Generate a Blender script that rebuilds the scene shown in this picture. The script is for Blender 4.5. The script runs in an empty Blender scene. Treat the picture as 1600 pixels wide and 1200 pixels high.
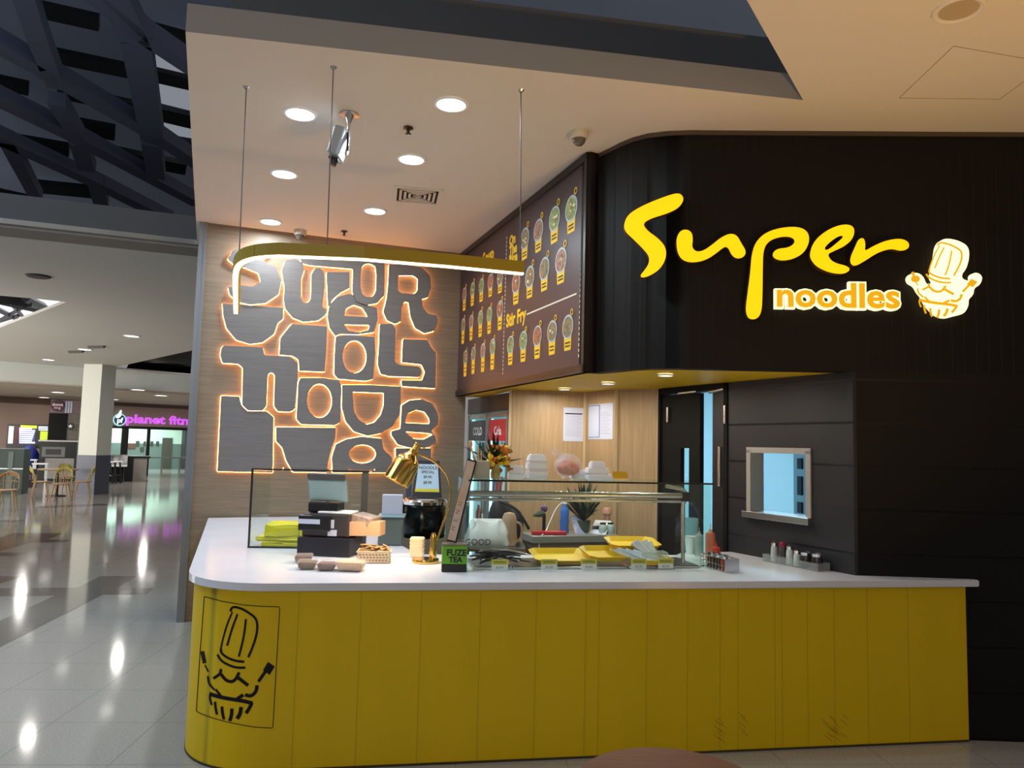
import bpy, bmesh, math, random
from mathutils import Vector, Matrix
random.seed(7)
V = Vector
sc = bpy.context.scene
COL = sc.collection
# ------------------------------------------------------------------ camera
F_PX, PITCH, ROLL, EYE = 1180.0, 0.0814, 0.0244, 1.707
_c, _s, _cr, _sr = math.cos(PITCH), math.sin(PITCH), math.cos(ROLL), math.sin(ROLL)
FWD = V((0, _c, _s)); UP0 = V((0, -_s, _c)); RT0 = V((1, 0, 0))
RT = RT0 * _cr + UP0 * _sr; UP = RT0 * -_sr + UP0 * _cr
# (image x axis = RT with the horizon falling to the right)
RT = RT0 * _cr + UP0 * _sr
cam_d = bpy.data.cameras.new('camera'); cam = bpy.data.objects.new('camera', cam_d); COL.objects.link(cam)
cam.matrix_world = Matrix(((RT.x, UP.x, -FWD.x, 0), (RT.y, UP.y, -FWD.y, 0), (RT.z, UP.z, -FWD.z, EYE), (0, 0, 0, 1)))
cam_d.sensor_width = 36; cam_d.sensor_fit = 'HORIZONTAL'; cam_d.lens = F_PX * 36 / 1600
cam_d.clip_start = .05; cam_d.clip_end = 200
sc.camera = cam
sc.view_settings.view_transform = 'Standard'; sc.view_settings.look = 'None'
sc.view_settings.gamma = 1; sc.view_settings.exposure = 0.0
# ------------------------------------------------------------------ world
w = bpy.data.worlds.new('world'); sc.world = w; w.use_nodes = True
w.node_tree.nodes['Background'].inputs[0].default_value = (.62, .6, .58, 1)
w.node_tree.nodes['Background'].inputs[1].default_value = .42
# ------------------------------------------------------------------ lights
def area(name, loc, target, size, energy, color, size_y=None, spread=None):
    d = bpy.data.lights.new(name, 'AREA'); d.size = size; d.energy = energy; d.color = color
    if size_y: d.shape = 'RECTANGLE'; d.size_y = size_y
    if spread: d.spread = math.radians(spread)
    o = bpy.data.objects.new(name, d); COL.objects.link(o); o.location = loc
    o.rotation_euler = (V(target) - V(loc)).to_track_quat('-Z', 'Y').to_euler()
    return o
def spot(name, loc, target, energy, color, angle, blend=.6, r=.05):
    d = bpy.data.lights.new(name, 'SPOT'); d.energy = energy; d.color = color
    d.spot_size = math.radians(angle); d.spot_blend = blend; d.shadow_soft_size = r
    o = bpy.data.objects.new(name, d); COL.objects.link(o); o.location = loc
    o.rotation_euler = (V(target) - V(loc)).to_track_quat('-Z', 'Y').to_euler()
    return o
area('skylight_lamp', (-6.5, 3.5, 7.5), (-5.5, 4.5, 0), 5, 560, (.62, .8, 1), 6)
area('mall_lamp_behind', (-1.5, -3.0, 3.6), (0.6, 4.4, 1.3), 2.0, 92, (1, .9, .74), 1.2)
spot('added_warm_fill', (2.6, 1.3, .25), (1.6, 3.0, 3.79), 400, (1, .56, .16), 105, 1.0, .08)  # unseen fill light, added to warm the ceiling at right from below
area('added_mall_fill', (-13.5, 9.5, 1.6), (-12.5, 13, 3.8), 3, 560, (1, .96, .9), 3)  # added out of view at left, lifts the dark mall ceiling
area('added_mall_fill', (-19, 16, 1.6), (-15, 18, 3.8), 2.5, 480, (1, .95, .88), 2.5)  # second added fill for the mall ceiling, also out of view
area('kitchen_lamp', (2.9, 7.2, 2.9), (2.4, 7.0, 0), 1.0, 130, (.55, .85, 1), 1.0)
for q, (x, y, e) in enumerate(((-6.2, 10.5, 7), (-8.5, 14, 12), (-9.5, 19, 26), (-12.5, 17.5, 40), (-14.5, 23, 90), (-11.5, 27.5, 100), (-14.5, 30.5, 110), (-18.5, 27, 120))):
    area('mall_ceiling_lamp', (x, y, 3.7 if q < 4 else 3.1), (x, y, 0), .16, e, (1, .95, .88), .16)
area('gym_lamp', (-18, 38, 2.9), (-18, 38, 0), 5, 430, (.85, 1, .95), 4)

# ------------------------------------------------------------------ helpers: pixels of the photo -> places
def ray(px, py):
    dx, dy = px - 800, py - 600
    x = _cr * dx + _sr * dy; y = -_sr * dx + _cr * dy
    return V((x, _c * F_PX + _s * y, _s * F_PX - _c * y)).normalized()
CAMP = V((0, 0, EYE))
def at(px, py, z):
    d = ray(px, py); return CAMP + d * ((z - EYE) / d.z)
def on(px, py, P, Q, off=0.0):
    P, Q = V((P[0], P[1], 0)), V((Q[0], Q[1], 0)); n = V((-(Q - P).y, (Q - P).x, 0)).normalized()
    P = P + n * (-off); d = ray(px, py)
    return CAMP + d * ((n.dot(P)) / (n.x * d.x + n.y * d.y))
class Plane:            # vertical plane; u along P->Q, v up, normal towards the viewer side
    def __init__(s, P, Q, off=0.0):
        s.P = V((P[0], P[1], 0)); s.Q = V((Q[0], Q[1], 0)); s.x = (s.Q - s.P).normalized(); s.L = (s.Q - s.P).length
        s.n = s.x.cross(V((0, 0, 1))); s.P = s.P + s.n * off; s.Q = s.Q + s.n * off
    def uv(s, px, py):
        p = on(px, py, s.P, s.Q); return ((p - s.P).dot(s.x), p.z)
    def w(s, u, v, o=0.0): return s.P + s.x * u + V((0, 0, v)) + s.n * o
    def M(s, u=0, v=0, o=0.0):
        p = s.w(u, v, o); x, y, z = s.x, V((0, 0, 1)), s.n
        return Matrix(((x.x, y.x, z.x, p.x), (x.y, y.y, z.y, p.y), (x.z, y.z, z.z, p.z), (0, 0, 0, 1)))
# ------------------------------------------------------------------ materials
def lin(c):
    return tuple(((v / 255) / 12.92 if v / 255 <= .04045 else ((v / 255 + .055) / 1.055) ** 2.4) for v in c)
MATS = {}
def mat(name, rgb, rough=.5, metal=0, noise=0, nscale=6, bump=0, emit=None, es=1, stretch=None, spec=None, rgb2=None, coat=0, trans=0, alpha=None):
    if name in MATS: return MATS[name]
    m = bpy.data.materials.new(name); m.use_nodes = True; nt = m.node_tree; b = nt.nodes['Principled BSDF']
    c = (*lin(rgb), 1); b.inputs['Base Color'].default_value = c
    b.inputs['Roughness'].default_value = rough; b.inputs['Metallic'].default_value = metal
    if spec is not None: b.inputs['Specular IOR Level'].default_value = spec
    if coat: b.inputs['Coat Weight'].default_value = coat; b.inputs['Coat Roughness'].default_value = .08
    if trans: b.inputs['Transmission Weight'].default_value = trans
    if alpha is not None: b.inputs['Alpha'].default_value = alpha
    if noise or rgb2:
        tc = nt.nodes.new('ShaderNodeTexCoord'); mp = nt.nodes.new('ShaderNodeMapping')
        n = nt.nodes.new('ShaderNodeTexNoise'); n.inputs['Scale'].default_value = nscale; n.inputs['Detail'].default_value = 5
        if stretch: mp.inputs['Scale'].default_value = stretch
        nt.links.new(tc.outputs['Object'], mp.inputs[0]); nt.links.new(mp.outputs[0], n.inputs[0])
        r = nt.nodes.new('ShaderNodeValToRGB'); r.color_ramp.elements[0].position = .3; r.color_ramp.elements[1].position = .7
        c2 = (*lin(rgb2), 1) if rgb2 else (*[v * (1 - noise) for v in c[:3]], 1)
        r.color_ramp.elements[0].color = c2; r.color_ramp.elements[1].color = c
        nt.links.new(n.outputs[0], r.inputs[0]); nt.links.new(r.outputs[0], b.inputs['Base Color'])
        if bump:
            bp = nt.nodes.new('ShaderNodeBump'); bp.inputs['Strength'].default_value = bump; bp.inputs['Distance'].default_value = .01
            nt.links.new(n.outputs[0], bp.inputs['Height']); nt.links.new(bp.outputs[0], b.inputs['Normal'])
    if emit: b.inputs['Emission Color'].default_value = (*lin(emit), 1); b.inputs['Emission Strength'].default_value = es
    MATS[name] = m; return m
def glass(name, tint=(251, 254, 252), refl=.9, rough=.02, ior=1.24):
    if name in MATS: return MATS[name]
    m = bpy.data.materials.new(name); m.use_nodes = True; nt = m.node_tree; nt.nodes.clear()
    o = nt.nodes.new('ShaderNodeOutputMaterial'); mx = nt.nodes.new('ShaderNodeMixShader'); lw = nt.nodes.new('ShaderNodeLayerWeight')
    lw.inputs[0].default_value = .5; pw_ = nt.nodes.new('ShaderNodeMath'); pw_.operation = 'POWER'; pw_.inputs[1].default_value = 5
    f = nt.nodes.new('ShaderNodeMath'); f.operation = 'MULTIPLY_ADD'; f.inputs[1].default_value = .5; f.inputs[2].default_value = .022
    nt.links.new(lw.outputs['Facing'], pw_.inputs[0]); nt.links.new(pw_.outputs[0], f.inputs[0])
    t = nt.nodes.new('ShaderNodeBsdfTransparent'); g = nt.nodes.new('ShaderNodeBsdfGlossy')
    t.inputs[0].default_value = (*lin(tint), 1); g.inputs['Roughness'].default_value = rough; g.inputs[0].default_value = (refl, refl, refl, 1)
    nt.links.new(f.outputs[0], mx.inputs[0]); nt.links.new(t.outputs[0], mx.inputs[1]); nt.links.new(g.outputs[0], mx.inputs[2])
    nt.links.new(mx.outputs[0], o.inputs[0]); MATS[name] = m; return m
def plastic_film(name, rgb, cover=.35, rough=.25):
    if name in MATS: return MATS[name]
    m = bpy.data.materials.new(name); m.use_nodes = True; nt = m.node_tree; b = nt.nodes['Principled BSDF']
    b.inputs['Base Color'].default_value = (*lin(rgb), 1); b.inputs['Roughness'].default_value = rough; b.inputs['Alpha'].default_value = cover
    MATS[name] = m; return m
def ribbed(name, rgb, axis, scale, rough=.5, depth=.3, noise=.15, dist=.01):
    """painted boards with fine grooves along one axis direction (object coords)"""
    if name in MATS: return MATS[name]
    m = mat(name, rgb, rough, noise=noise, nscale=3, stretch=(1, 1, 6)); nt = m.node_tree; b = nt.nodes['Principled BSDF']
    tc = nt.nodes.new('ShaderNodeTexCoord'); w_ = nt.nodes.new('ShaderNodeTexWave'); w_.wave_type = 'BANDS'; w_.wave_profile = 'SAW'
    w_.bands_direction = axis; w_.inputs['Scale'].default_value = scale
    r = nt.nodes.new('ShaderNodeValToRGB'); r.color_ramp.elements[0].position = .0; r.color_ramp.elements[1].position = .06
    nt.links.new(tc.outputs['Object'], w_.inputs[0]); nt.links.new(w_.outputs[0], r.inputs[0])
    bp = nt.nodes.new('ShaderNodeBump'); bp.inputs['Strength'].default_value = depth; bp.inputs['Distance'].default_value = dist
    nt.links.new(r.outputs[0], bp.inputs['Height']); nt.links.new(bp.outputs[0], b.inputs['Normal']); return m
YEL = mat('counter_yellow', (205, 168, 8), .45, noise=.06, nscale=1.5, stretch=(3, 3, .3))
PRINT = mat('printed_black', (18, 10, 24), .5)
SLAB = mat('white_quartz', (214, 214, 222), .22, noise=.05, nscale=4)
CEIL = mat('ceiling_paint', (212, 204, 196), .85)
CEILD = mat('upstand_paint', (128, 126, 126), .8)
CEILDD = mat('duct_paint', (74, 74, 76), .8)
MALLC = mat('mall_ceiling_paint', (190, 187, 180), .85, noise=.04, nscale=.5)
DARKW = ribbed('fascia_boards', (11, 7, 6), 'X', 4.2, .6, .5)
MATS['fascia_boards'].node_tree.nodes['Principled BSDF'].inputs['Specular IOR Level'].default_value = .22
DARKH = ribbed('charcoal_boards', (12, 8, 8), 'Z', 1.16, .6, .6)
MATS['charcoal_boards'].node_tree.nodes['Principled BSDF'].inputs['Specular IOR Level'].default_value = .25
CHAR = ribbed('charcoal_side_boards', (33, 32, 37), 'Z', 1.16, .5, .6)
BLK = mat('black_satin', (16, 15, 16), .35)
BLKM = mat('matt_black', (8, 7, 8), .7, spec=.25)
NAVY = mat('navy_shadow_paint', (22, 26, 40), .6)
WOODW = mat('grey_oak_laminate', (136, 118, 98), .5, rgb2=(116, 100, 84), noise=.1, nscale=5, stretch=(.6, .6, 14))
LETW = mat('grey_oak_letter', (114, 108, 106), .5, rgb2=(102, 98, 98), noise=.1, nscale=5, stretch=(.6, .6, 14))
WOODV = mat('oak_panel', (182, 154, 116), .45, rgb2=(160, 132, 98), noise=.1, nscale=6, stretch=(14, 14, .5))
TRIMM = mat('metal_trim', (130, 134, 142), .35, .7)
STEEL = mat('brushed_steel', (190, 190, 190), .25, 1)
CHROME = mat('chrome', (220, 220, 225), .1, 1)
BRASS = mat('polished_brass', (226, 182, 96), .16, 1)
SOFY = mat('soffit_yellow', (200, 168, 0), .5)
WHITE = mat('white_plastic', (232, 236, 240), .35)
CREAM = mat('cream_plastic', (238, 214, 176), .45)
PAPER = mat('paper', (196, 202, 224), .8)
TRAY = mat('yellow_plastic', (226, 182, 0), .45)
TAGY = mat('yellow_tag', (206, 196, 60), .5)
GLS = glass('clear_glass'); GLG = glass('green_glass', (240, 251, 247))
LED = mat('led_warm', (255, 240, 205), .5, emit=(255, 232, 190), es=4)
HALO = mat('led_amber', (255, 200, 120), .5, emit=(255, 170, 92), es=30)
DISC = mat('downlight_glow', (255, 255, 255), .5, emit=(225, 246, 255), es=9)
DISCW = mat('downlight_glow_far', (255, 255, 255), .5, emit=(255, 250, 240), es=5)
SIGNY = mat('sign_amber', (255, 190, 0), .4, emit=(255, 192, 0), es=.95)
SIGNG = mat('sign_gold', (200, 150, 20), .4, emit=(214, 160, 16), es=.8)
SIGNW = mat('sign_white', (255, 250, 225), .4, emit=(255, 244, 190), es=1.15)
SIDE = mat('sign_return', (60, 46, 20), .5)
BROWN = mat('brown_card', (120, 92, 66), .6)
WOODT = mat('table_oak', (112, 62, 20), .6, rgb2=(90, 48, 14), noise=.1, nscale=5, stretch=(1, 14, 1))
CHW = mat('chair_oak', (150, 118, 80), .5)
# ------------------------------------------------------------------ mesh helpers
def tag(o, label=None, cat=None, group=None, kind=None):
    if label: o['label'] = label
    if cat: o['category'] = cat
    if group: o['group'] = group
    if kind: o['kind'] = kind
    return o
def thing(name, label, cat, loc=(0, 0, 0), rz=0, group=None):
    o = bpy.data.objects.new(name, None); COL.objects.link(o); o.location = loc; o.rotation_euler = (0, 0, rz)
    o.empty_display_size = .05
    return tag(o, label, cat, group)
def obj(name, bm, m, parent=None, smooth=False):
    me = bpy.data.meshes.new(name)
    bmesh.ops.recalc_face_normals(bm, faces=bm.faces)
    bm.to_mesh(me); bm.free()
    for k in (m if isinstance(m, (list, tuple)) else [m]): me.materials.append(k)
    if smooth:
        for p in me.polygons: p.use_smooth = True
        try: me.set_sharp_from_angle(angle=math.radians(38))
        except Exception: pass
    o = bpy.data.objects.new(name, me); COL.objects.link(o)
    if parent: o.parent = parent
    return o
def struct(name, bm, m, smooth=False): return tag(obj(name, bm, m, None, smooth), kind='structure')
def nb(): return bmesh.new()
def box(bm, x0, x1, y0, y1, z0, z1, M=None, mi=0, bev=0):
    vs = [V((x, y, z)) for z in (z0, z1) for y in (y0, y1) for x in (x0, x1)]
    if M: vs = [M @ v for v in vs]
    v = [bm.verts.new(p) for p in vs]
    fs = [bm.faces.new([v[i] for i in f]) for f in ((0, 2, 3, 1), (4, 5, 7, 6), (0, 1, 5, 4), (2, 6, 7, 3), (0, 4, 6, 2), (1, 3, 7, 5))]
    for f in fs: f.material_index = mi
    if bev:
        r = bmesh.ops.bevel(bm, geom=list({e for f in fs for e in f.edges}), offset=bev, segments=2, affect='EDGES', profile=.5)
        for f in r['faces']: f.material_index = mi
    return bm
def lathe(bm, prof, n=24, M=None, mi=0):
    rings = []
    for r, z in prof:
        if r < 1e-6: p = V((0, 0, z)); rings.append([bm.verts.new(M @ p if M else p)])
        else:
            ring = []
            for i in range(n):
                a = 2 * math.pi * i / n; p = V((r * math.cos(a), r * math.sin(a), z)); ring.append(bm.verts.new(M @ p if M else p))
            rings.append(ring)
    for A, B in zip(rings, rings[1:]):
        for i in range(n):
            j = (i + 1) % n
            vs = [A[i % len(A)], A[j % len(A)], B[j % len(B)], B[i % len(B)]]
            u = []
            for q in vs:
                if q not in u: u.append(q)
            if len(u) > 2: bm.faces.new(u).material_index = mi
    return bm
def tube(bm, pts, r, n=8, M=None, mi=0, closed=False, cap=True):
    pts = [V(p) for p in pts]; rs = r if isinstance(r, (list, tuple)) else [r] * len(pts)
    if M: pts = [M @ p for p in pts]
    rings = []; prev = None; N = len(pts)
    for i, p in enumerate(pts):
        a = pts[(i - 1) % N] if (i or closed) else p; b = pts[(i + 1) % N] if (i < N - 1 or closed) else p
        t = (b - a).normalized()
        if prev is None:
            prev = V((0, 0, 1)) if abs(t.z) < .9 else V((1, 0, 0))
        prev = (prev - t * prev.dot(t))
        if prev.length < 1e-4: prev = V((0, 1, 0)) - t * t.y
        prev.normalize(); s2 = t.cross(prev)
        rings.append([bm.verts.new(p + (prev * math.cos(2 * math.pi * k / n) + s2 * math.sin(2 * math.pi * k / n)) * rs[i]) for k in range(n)])
    seq = list(zip(rings, rings[1:])) + ([(rings[-1], rings[0])] if closed else [])
    for A, B in seq:
        for k in range(n): bm.faces.new((A[k], A[(k + 1) % n], B[(k + 1) % n], B[k])).material_index = mi
    if cap and not closed:
        bm.faces.new(rings[0]).material_index = mi; bm.faces.new(rings[-1]).material_index = mi
    return bm
def prism(bm, pts, z0, z1, M=None, mi=0):
    a = [bm.verts.new(M @ V((x, y, z0)) if M else V((x, y, z0))) for x, y in pts]
    b = [bm.verts.new(M @ V((x, y, z1)) if M else V((x, y, z1))) for x, y in pts]
    n = len(pts)
    fs = [bm.faces.new(a[::-1]), bm.faces.new(b)] + [bm.faces.new((a[i], a[(i + 1) % n], b[(i + 1) % n], b[i])) for i in range(n)]
    for f in fs: f.material_index = mi
    return bm
def curve_mesh(bm, splines, depth, M, mi=0, bevel=0):
    """filled 2D outline (first) with holes, extruded to depth, local z from 0 to depth"""
    cu = bpy.data.curves.new('tmp', 'CURVE'); cu.dimensions = '2D'; cu.fill_mode = 'BOTH'; cu.extrude = depth / 2
    for s in splines:
        sp = cu.splines.new('POLY'); sp.points.add(len(s) - 1)
        for q, p in zip(sp.points, s): q.co = (p[0], p[1], 0, 1)
        sp.use_cyclic_u = True
    o = bpy.data.objects.new('tmp', cu); me = bpy.data.meshes.new_from_object(o)
    me.transform(M @ Matrix.Translation((0, 0, depth / 2))); n0 = len(bm.faces)
    bm.from_mesh(me); bm.faces.ensure_lookup_table()
    for f in bm.faces[n0:]: f.material_index = mi
    bpy.data.meshes.remove(me); bpy.data.objects.remove(o); bpy.data.curves.remove(cu)
    return bm
def text_mesh(bm, s, size, depth, M, mi=0, off=0, align='CENTER', shear=0, spacing=1, xs=1):
    cu = bpy.data.curves.new('tmp', 'FONT'); cu.body = s; cu.size = size; cu.extrude = depth / 2; cu.offset = off
    cu.align_x = align; cu.align_y = 'CENTER'; cu.shear = shear; cu.space_character = spacing; cu.resolution_u = 3
    o = bpy.data.objects.new('tmp', cu); me = bpy.data.meshes.new_from_object(o)
    me.transform(M @ Matrix.Diagonal((xs, 1, 1, 1)) @ Matrix.Translation((0, 0, depth / 2))); n0 = len(bm.faces)
    bm.from_mesh(me); bm.faces.ensure_lookup_table()
    for f in bm.faces[n0:]: f.material_index = mi
    bpy.data.meshes.remove(me); bpy.data.objects.remove(o); bpy.data.curves.remove(cu)
    return bm
def chaikin(p, k=2, closed=True):
    for _ in range(k):
        q = []
        n = len(p)
        rng = range(n) if closed else range(n - 1)
        if not closed: q.append(p[0])
        for i in rng:
            a, b = p[i], p[(i + 1) % n]
            q += [tuple(a[j] * .75 + b[j] * .25 for j in range(len(a))), tuple(a[j] * .25 + b[j] * .75 for j in range(len(a)))]
        if not closed: q.append(p[-1])
        p = q
    return p
def ell(cx, cy, rx, ry, n=28): return [(cx + rx * math.cos(2 * math.pi * i / n), cy + ry * math.sin(2 * math.pi * i / n)) for i in range(n)]
def thick(pts, wd):      # stroke -> outline polygon
    L, R = [], []
    n = len(pts)
    for i, p in enumerate(pts):
        a = pts[max(i - 1, 0)]; b = pts[min(i + 1, n - 1)]
        t = V((b[0] - a[0], b[1] - a[1])).normalized(); nx, ny = -t.y * wd / 2, t.x * wd / 2
        L.append((p[0] + nx, p[1] + ny)); R.append((p[0] - nx, p[1] - ny))
    return L + R[::-1]
def Tr(x, y, z, rz=0, s=1): return Matrix.Translation((x, y, z)) @ Matrix.Rotation(rz, 4, 'Z') @ Matrix.Scale(s, 4)
def dup(root, loc=None, rz=None, label=None):
    r = root.copy(); COL.objects.link(r)
    if loc is not None: r.location = loc
    if rz is not None: r.rotation_euler = (0, 0, rz)
    if label: r['label'] = label
    for ch in list(root.children):
        c = ch.copy(); COL.objects.link(c); c.parent = r
        for g in ch.children:
            d = g.copy(); COL.objects.link(d); d.parent = c
    return r

# ================================================================== PLAN (metres)
H, S, CT = 3.79, 2.225, .96               # shop ceiling, soffit, counter top
A = (-2.99, 7.18); B = (-.62, 8.12)        # wood wall
Bd = (-.64, 8.30); Cd = (.517, 5.18)       # menu board line
G = (2.148, 4.746); HH = (1.647, 5.736)    # side wall with the hatch
F = (4.6, 4.65)
E1 = math.atan2(.358, .934)                # shop axis
def lerp(a, b, t): return (a[0] + (b[0] - a[0]) * t, a[1] + (b[1] - a[1]) * t)
# ------------------------------------------------------------------ floor
FLOOR = mat('polished_terrazzo', (168, 164, 158), .08, rgb2=(146, 142, 136), noise=.1, nscale=90)
nt = FLOOR.node_tree; _b = nt.nodes['Principled BSDF']
_tc = nt.nodes.new('ShaderNodeTexCoord'); _mp = nt.nodes.new('ShaderNodeMapping'); _mp.inputs['Rotation'].default_value = (0, 0, -.06)
_br = nt.nodes.new('ShaderNodeTexBrick'); _br.offset = 0; _br.inputs['Scale'].default_value = 1.0; _br.inputs['Mortar Size'].default_value = .0045
_br.inputs['Brick Width'].default_value = .6; _br.inputs['Row Height'].default_value = .6
_mx = nt.nodes.new('ShaderNodeMix'); _mx.data_type = 'RGBA'; _mx.inputs[7].default_value = (.26, .25, .235, 1)
nt.links.new(_tc.outputs['Object'], _mp.inputs[0]); nt.links.new(_mp.outputs[0], _br.inputs[0]); nt.links.new(_br.outputs['Fac'], _mx.inputs[0])
_old = _b.inputs['Base Color'].links[0].from_socket; nt.links.new(_old, _mx.inputs[6]); nt.links.new(_mx.outputs[2], _b.inputs['Base Color'])
TILED = mat('dark_terrazzo', (96, 92, 92), .09, noise=.12, nscale=50)
TILEB = mat('brown_terrazzo', (104, 86, 78), .09, noise=.12, nscale=50)
bm = nb()
vs = [bm.verts.new(p) for p in ((-45, -8, 0), (12, -8, 0), (12, 60, 0), (-45, 60, 0))]; bm.faces.new(vs)
def inlay(pts, mi):
    v = [bm.verts.new(at(x, y, .0015)) for x, y in pts]; f = bm.faces.new(v); f.material_index = mi
inlay([(-60, 931), (-60, 919), (0, 919), (121, 918), (157, 900), (213, 900), (183, 919), (240, 919), (228, 928), (160, 929), (0, 1011), (-60, 1040), (-60, 998), (0, 970), (87, 930), (0, 931)], 1)
inlay([(-40, 850), (0, 840), (20, 833), (99, 833), (73, 843), (110, 843), (103, 847), (50, 847), (0, 861), (-40, 868)], 2)
inlay([(-40, 862), (0, 863), (40, 864), (22, 869), (0, 868), (-40, 869)], 2)
inlay([(-40, 900), (0, 900), (35, 900), (0, 912), (-40, 925)], 2)
inlay([(-40, 812), (0, 812), (40, 813), (20, 816), (-40, 815)], 1)
inlay([(60, 791), (160, 787), (175, 789), (60, 794)], 1)
bmesh.ops.triangulate(bm, faces=bm.faces[1:])
struct('floor', bm, [FLOOR, TILED, TILEB])
# ------------------------------------------------------------------ shop ceiling and upstands
FA, FB = (-1.726, 3.735), (1.687, 4.327)
CL = (-3.394, 7.911)
RD = (1.044 - 1.687, 3.34 - 4.327)
RE = (FB[0] + RD[0] * 9, FB[1] + RD[1] * 9)
bm = nb()
prism(bm, [FA, FB, RE, (9, -5), (9, 12), (-4.6, 12), (-3.9, 9.2), CL], H, H + .04)
struct('ceiling', bm, CEIL)
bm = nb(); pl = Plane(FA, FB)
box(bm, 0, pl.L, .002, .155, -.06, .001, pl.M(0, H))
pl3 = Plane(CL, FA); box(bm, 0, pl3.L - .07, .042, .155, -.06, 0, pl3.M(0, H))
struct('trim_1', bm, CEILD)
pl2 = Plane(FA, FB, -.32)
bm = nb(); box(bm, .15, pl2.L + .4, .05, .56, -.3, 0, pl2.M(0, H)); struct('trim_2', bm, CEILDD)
# mall ceiling beyond the void
u0, u1 = at(0, 348, H), at(308, 382, H)
ud = (u1 - u0).normalized()
uL = u0 - ud * 22; uR = u1 + ud * .15
dropL, dropR = at(170, 577, H), at(313, 588, H); dd = (dropR - dropL).normalized()
dL = dropL - dd * 30; dR = dropR + dd * 8
v3 = [at(*p, H) for p in ((330, 541), (172, 575.5), (330, 589))]
v2 = [at(*p, H) for p in ((-60, 458), (0, 462), (58, 467), (104, 472), (0, 512), (-60, 540))]
bm = nb()
curve_mesh(bm, [[(p.x, p.y) for p in (uL, uR, V((-3.9, 9.4, 0)), V((-5.2, 13, 0)), dR, dL)], [(p.x, p.y) for p in v3], [(p.x, p.y) for p in v2]], .05, Matrix.Translation((0, 0, H)))
struct('ceiling.001', bm, MALLC)
UPS = mat('upstand_brown', (64, 60, 58), .8)
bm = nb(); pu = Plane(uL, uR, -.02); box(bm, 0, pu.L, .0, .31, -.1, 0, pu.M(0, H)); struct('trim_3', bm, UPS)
bm = nb(); q0 = at(0, 360, H - .02)
box(bm, 0, pu.L, -.035, -.001, -.42, 0, pu.M(0, H)); struct('trim_4', bm, mat('edge_strip', (122, 116, 110), .8))
# lower far ceiling + drop face
bm = nb(); pdp = Plane(dL, dR, -.02); box(bm, 0, pdp.L, -.62, .0, -.15, 0, pdp.M(0, H)); struct('trim_5', bm, mat('bulkhead_white', (205, 208, 204), .7))
W0, W1 = at(0, 745, 0), at(310, 742, 0); wd = (W1 - W0).normalized(); WL = W0 - wd * 16; WR = W1 + wd * 14
bm = nb(); prism(bm, [(dL.x, dL.y), (dR.x, dR.y), (WR.x, WR.y + .2), (WL.x, WL.y + .2)], H - .62, H - .58); struct('ceiling.002', bm, mat('far_ceiling', (176, 164, 150), .85))
# grating over the far void, bright slats in the near skylight
g = thing('ceiling_grille', 'black slatted grille inside the triangular ceiling void beyond the shop', 'grille')
bm = nb(); c0 = at(200, 572, H + .3)
for k in range(16):
    a = at(190 + k * 2, 590 - k * 3.4, H + .35); b_ = at(345, 598 - k * 3.9, H + .35)
    tube(bm, [a, b_], .07, 4)
obj('slats', bm, BLK, g)
bm = nb(); prism(bm, [(-16, 15), (-4, 13), (-4, 34), (-16, 34)], H + 1.2, H + 1.25); obj('backing', bm, mat('void_dark', (44, 46, 50), .8), g)
g = thing('skylight_lattice', 'black lattice under bright skylight glass at far left', 'skylight')
bm = nb(); prism(bm, [(-19, 14.5), (-8, 14.5), (-8, 22), (-19, 22)], H + .62, H + .64); obj('skylight_glass', bm, mat('sky_glow', (240, 240, 250), .5, emit=(235, 236, 246), es=1.0), g)
bm = nb()
for (x0, y0, x1, y1, r) in ((-20, 466, 60, 484, .07), (-20, 462, 50, 470, .12), (0, 500, 40, 478, .05), (-10, 480, 30, 500, .06), (10, 466, 40, 500, .05), (-20, 508, 30, 492, .05), (40, 466, 70, 480, .09)):
    tube(bm, [at(x0, y0, H + .5), at(x1, y1, H + .5)], r, 4)
obj('lattice', bm, BLK, g)
# ------------------------------------------------------------------ dark roof over the void
ROOF = mat('roof_sheet', (170, 182, 208), .6, noise=.15, nscale=.4)
bm = nb(); prism(bm, [(-40, -12), (8, -12), (8, 32), (-40, 32)], 9.6, 9.7); struct('ceiling.003', bm, ROOF)
PUR = mat('purlin_black', (8, 9, 12), .7); CHD = mat('truss_grey', (92, 94, 116), .6)
PURS = [(35, 8, 155, 35), (-20, 66, 38, 80), (65, 82, 200, 110), (-20, 124, 45, 138), (90, 142, 210, 167), (115, 195, 180, 207), (-10, 215, 108, 235),
        (210, 40, 300, 64), (222, 112, 305, 131), (235, 172, 305, 189), (240, 219, 305, 230), (50, 290, 150, 300), (170, 238, 240, 252), (240, 252, 290, 262), (-20, 300, 44, 314)]
PURL = ['black purlin closest to the top left corner of the roof void', 'short black purlin cut by the left edge, highest of those', 'black purlin in the second row down at upper left', 'black purlin cut by the left edge, second down',
  'long black purlin in the third row, left of the wide truss member', 'short black purlin just under the long third row one', 'black purlin cut by the left edge, third down', 'black purlin highest beside the ceiling edge, over the skylight panel',
  'black purlin crossing the pale skylight panel, upper one', 'black purlin crossing the pale skylight panel, middle one', 'black purlin along the bottom of the pale skylight panel', 'dark purlin low over the far upstand, left of its middle',
  'short dark purlin between the two lowest chords', 'short dark purlin beside the ceiling edge below the skylight panel', 'dark purlin lowest at the left edge above the far upstand']
for i, (x0, y0, x1, y1) in enumerate(PURS):
    bm = nb(); tube(bm, [at(x0, y0, 8.6), at(x1, y1, 8.6)], .16 if y0 < 150 else .2, 4)
    tag(obj('roof_purlin', bm, PUR), PURL[i], 'roof beam', 'black purlins under the roof')
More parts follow.
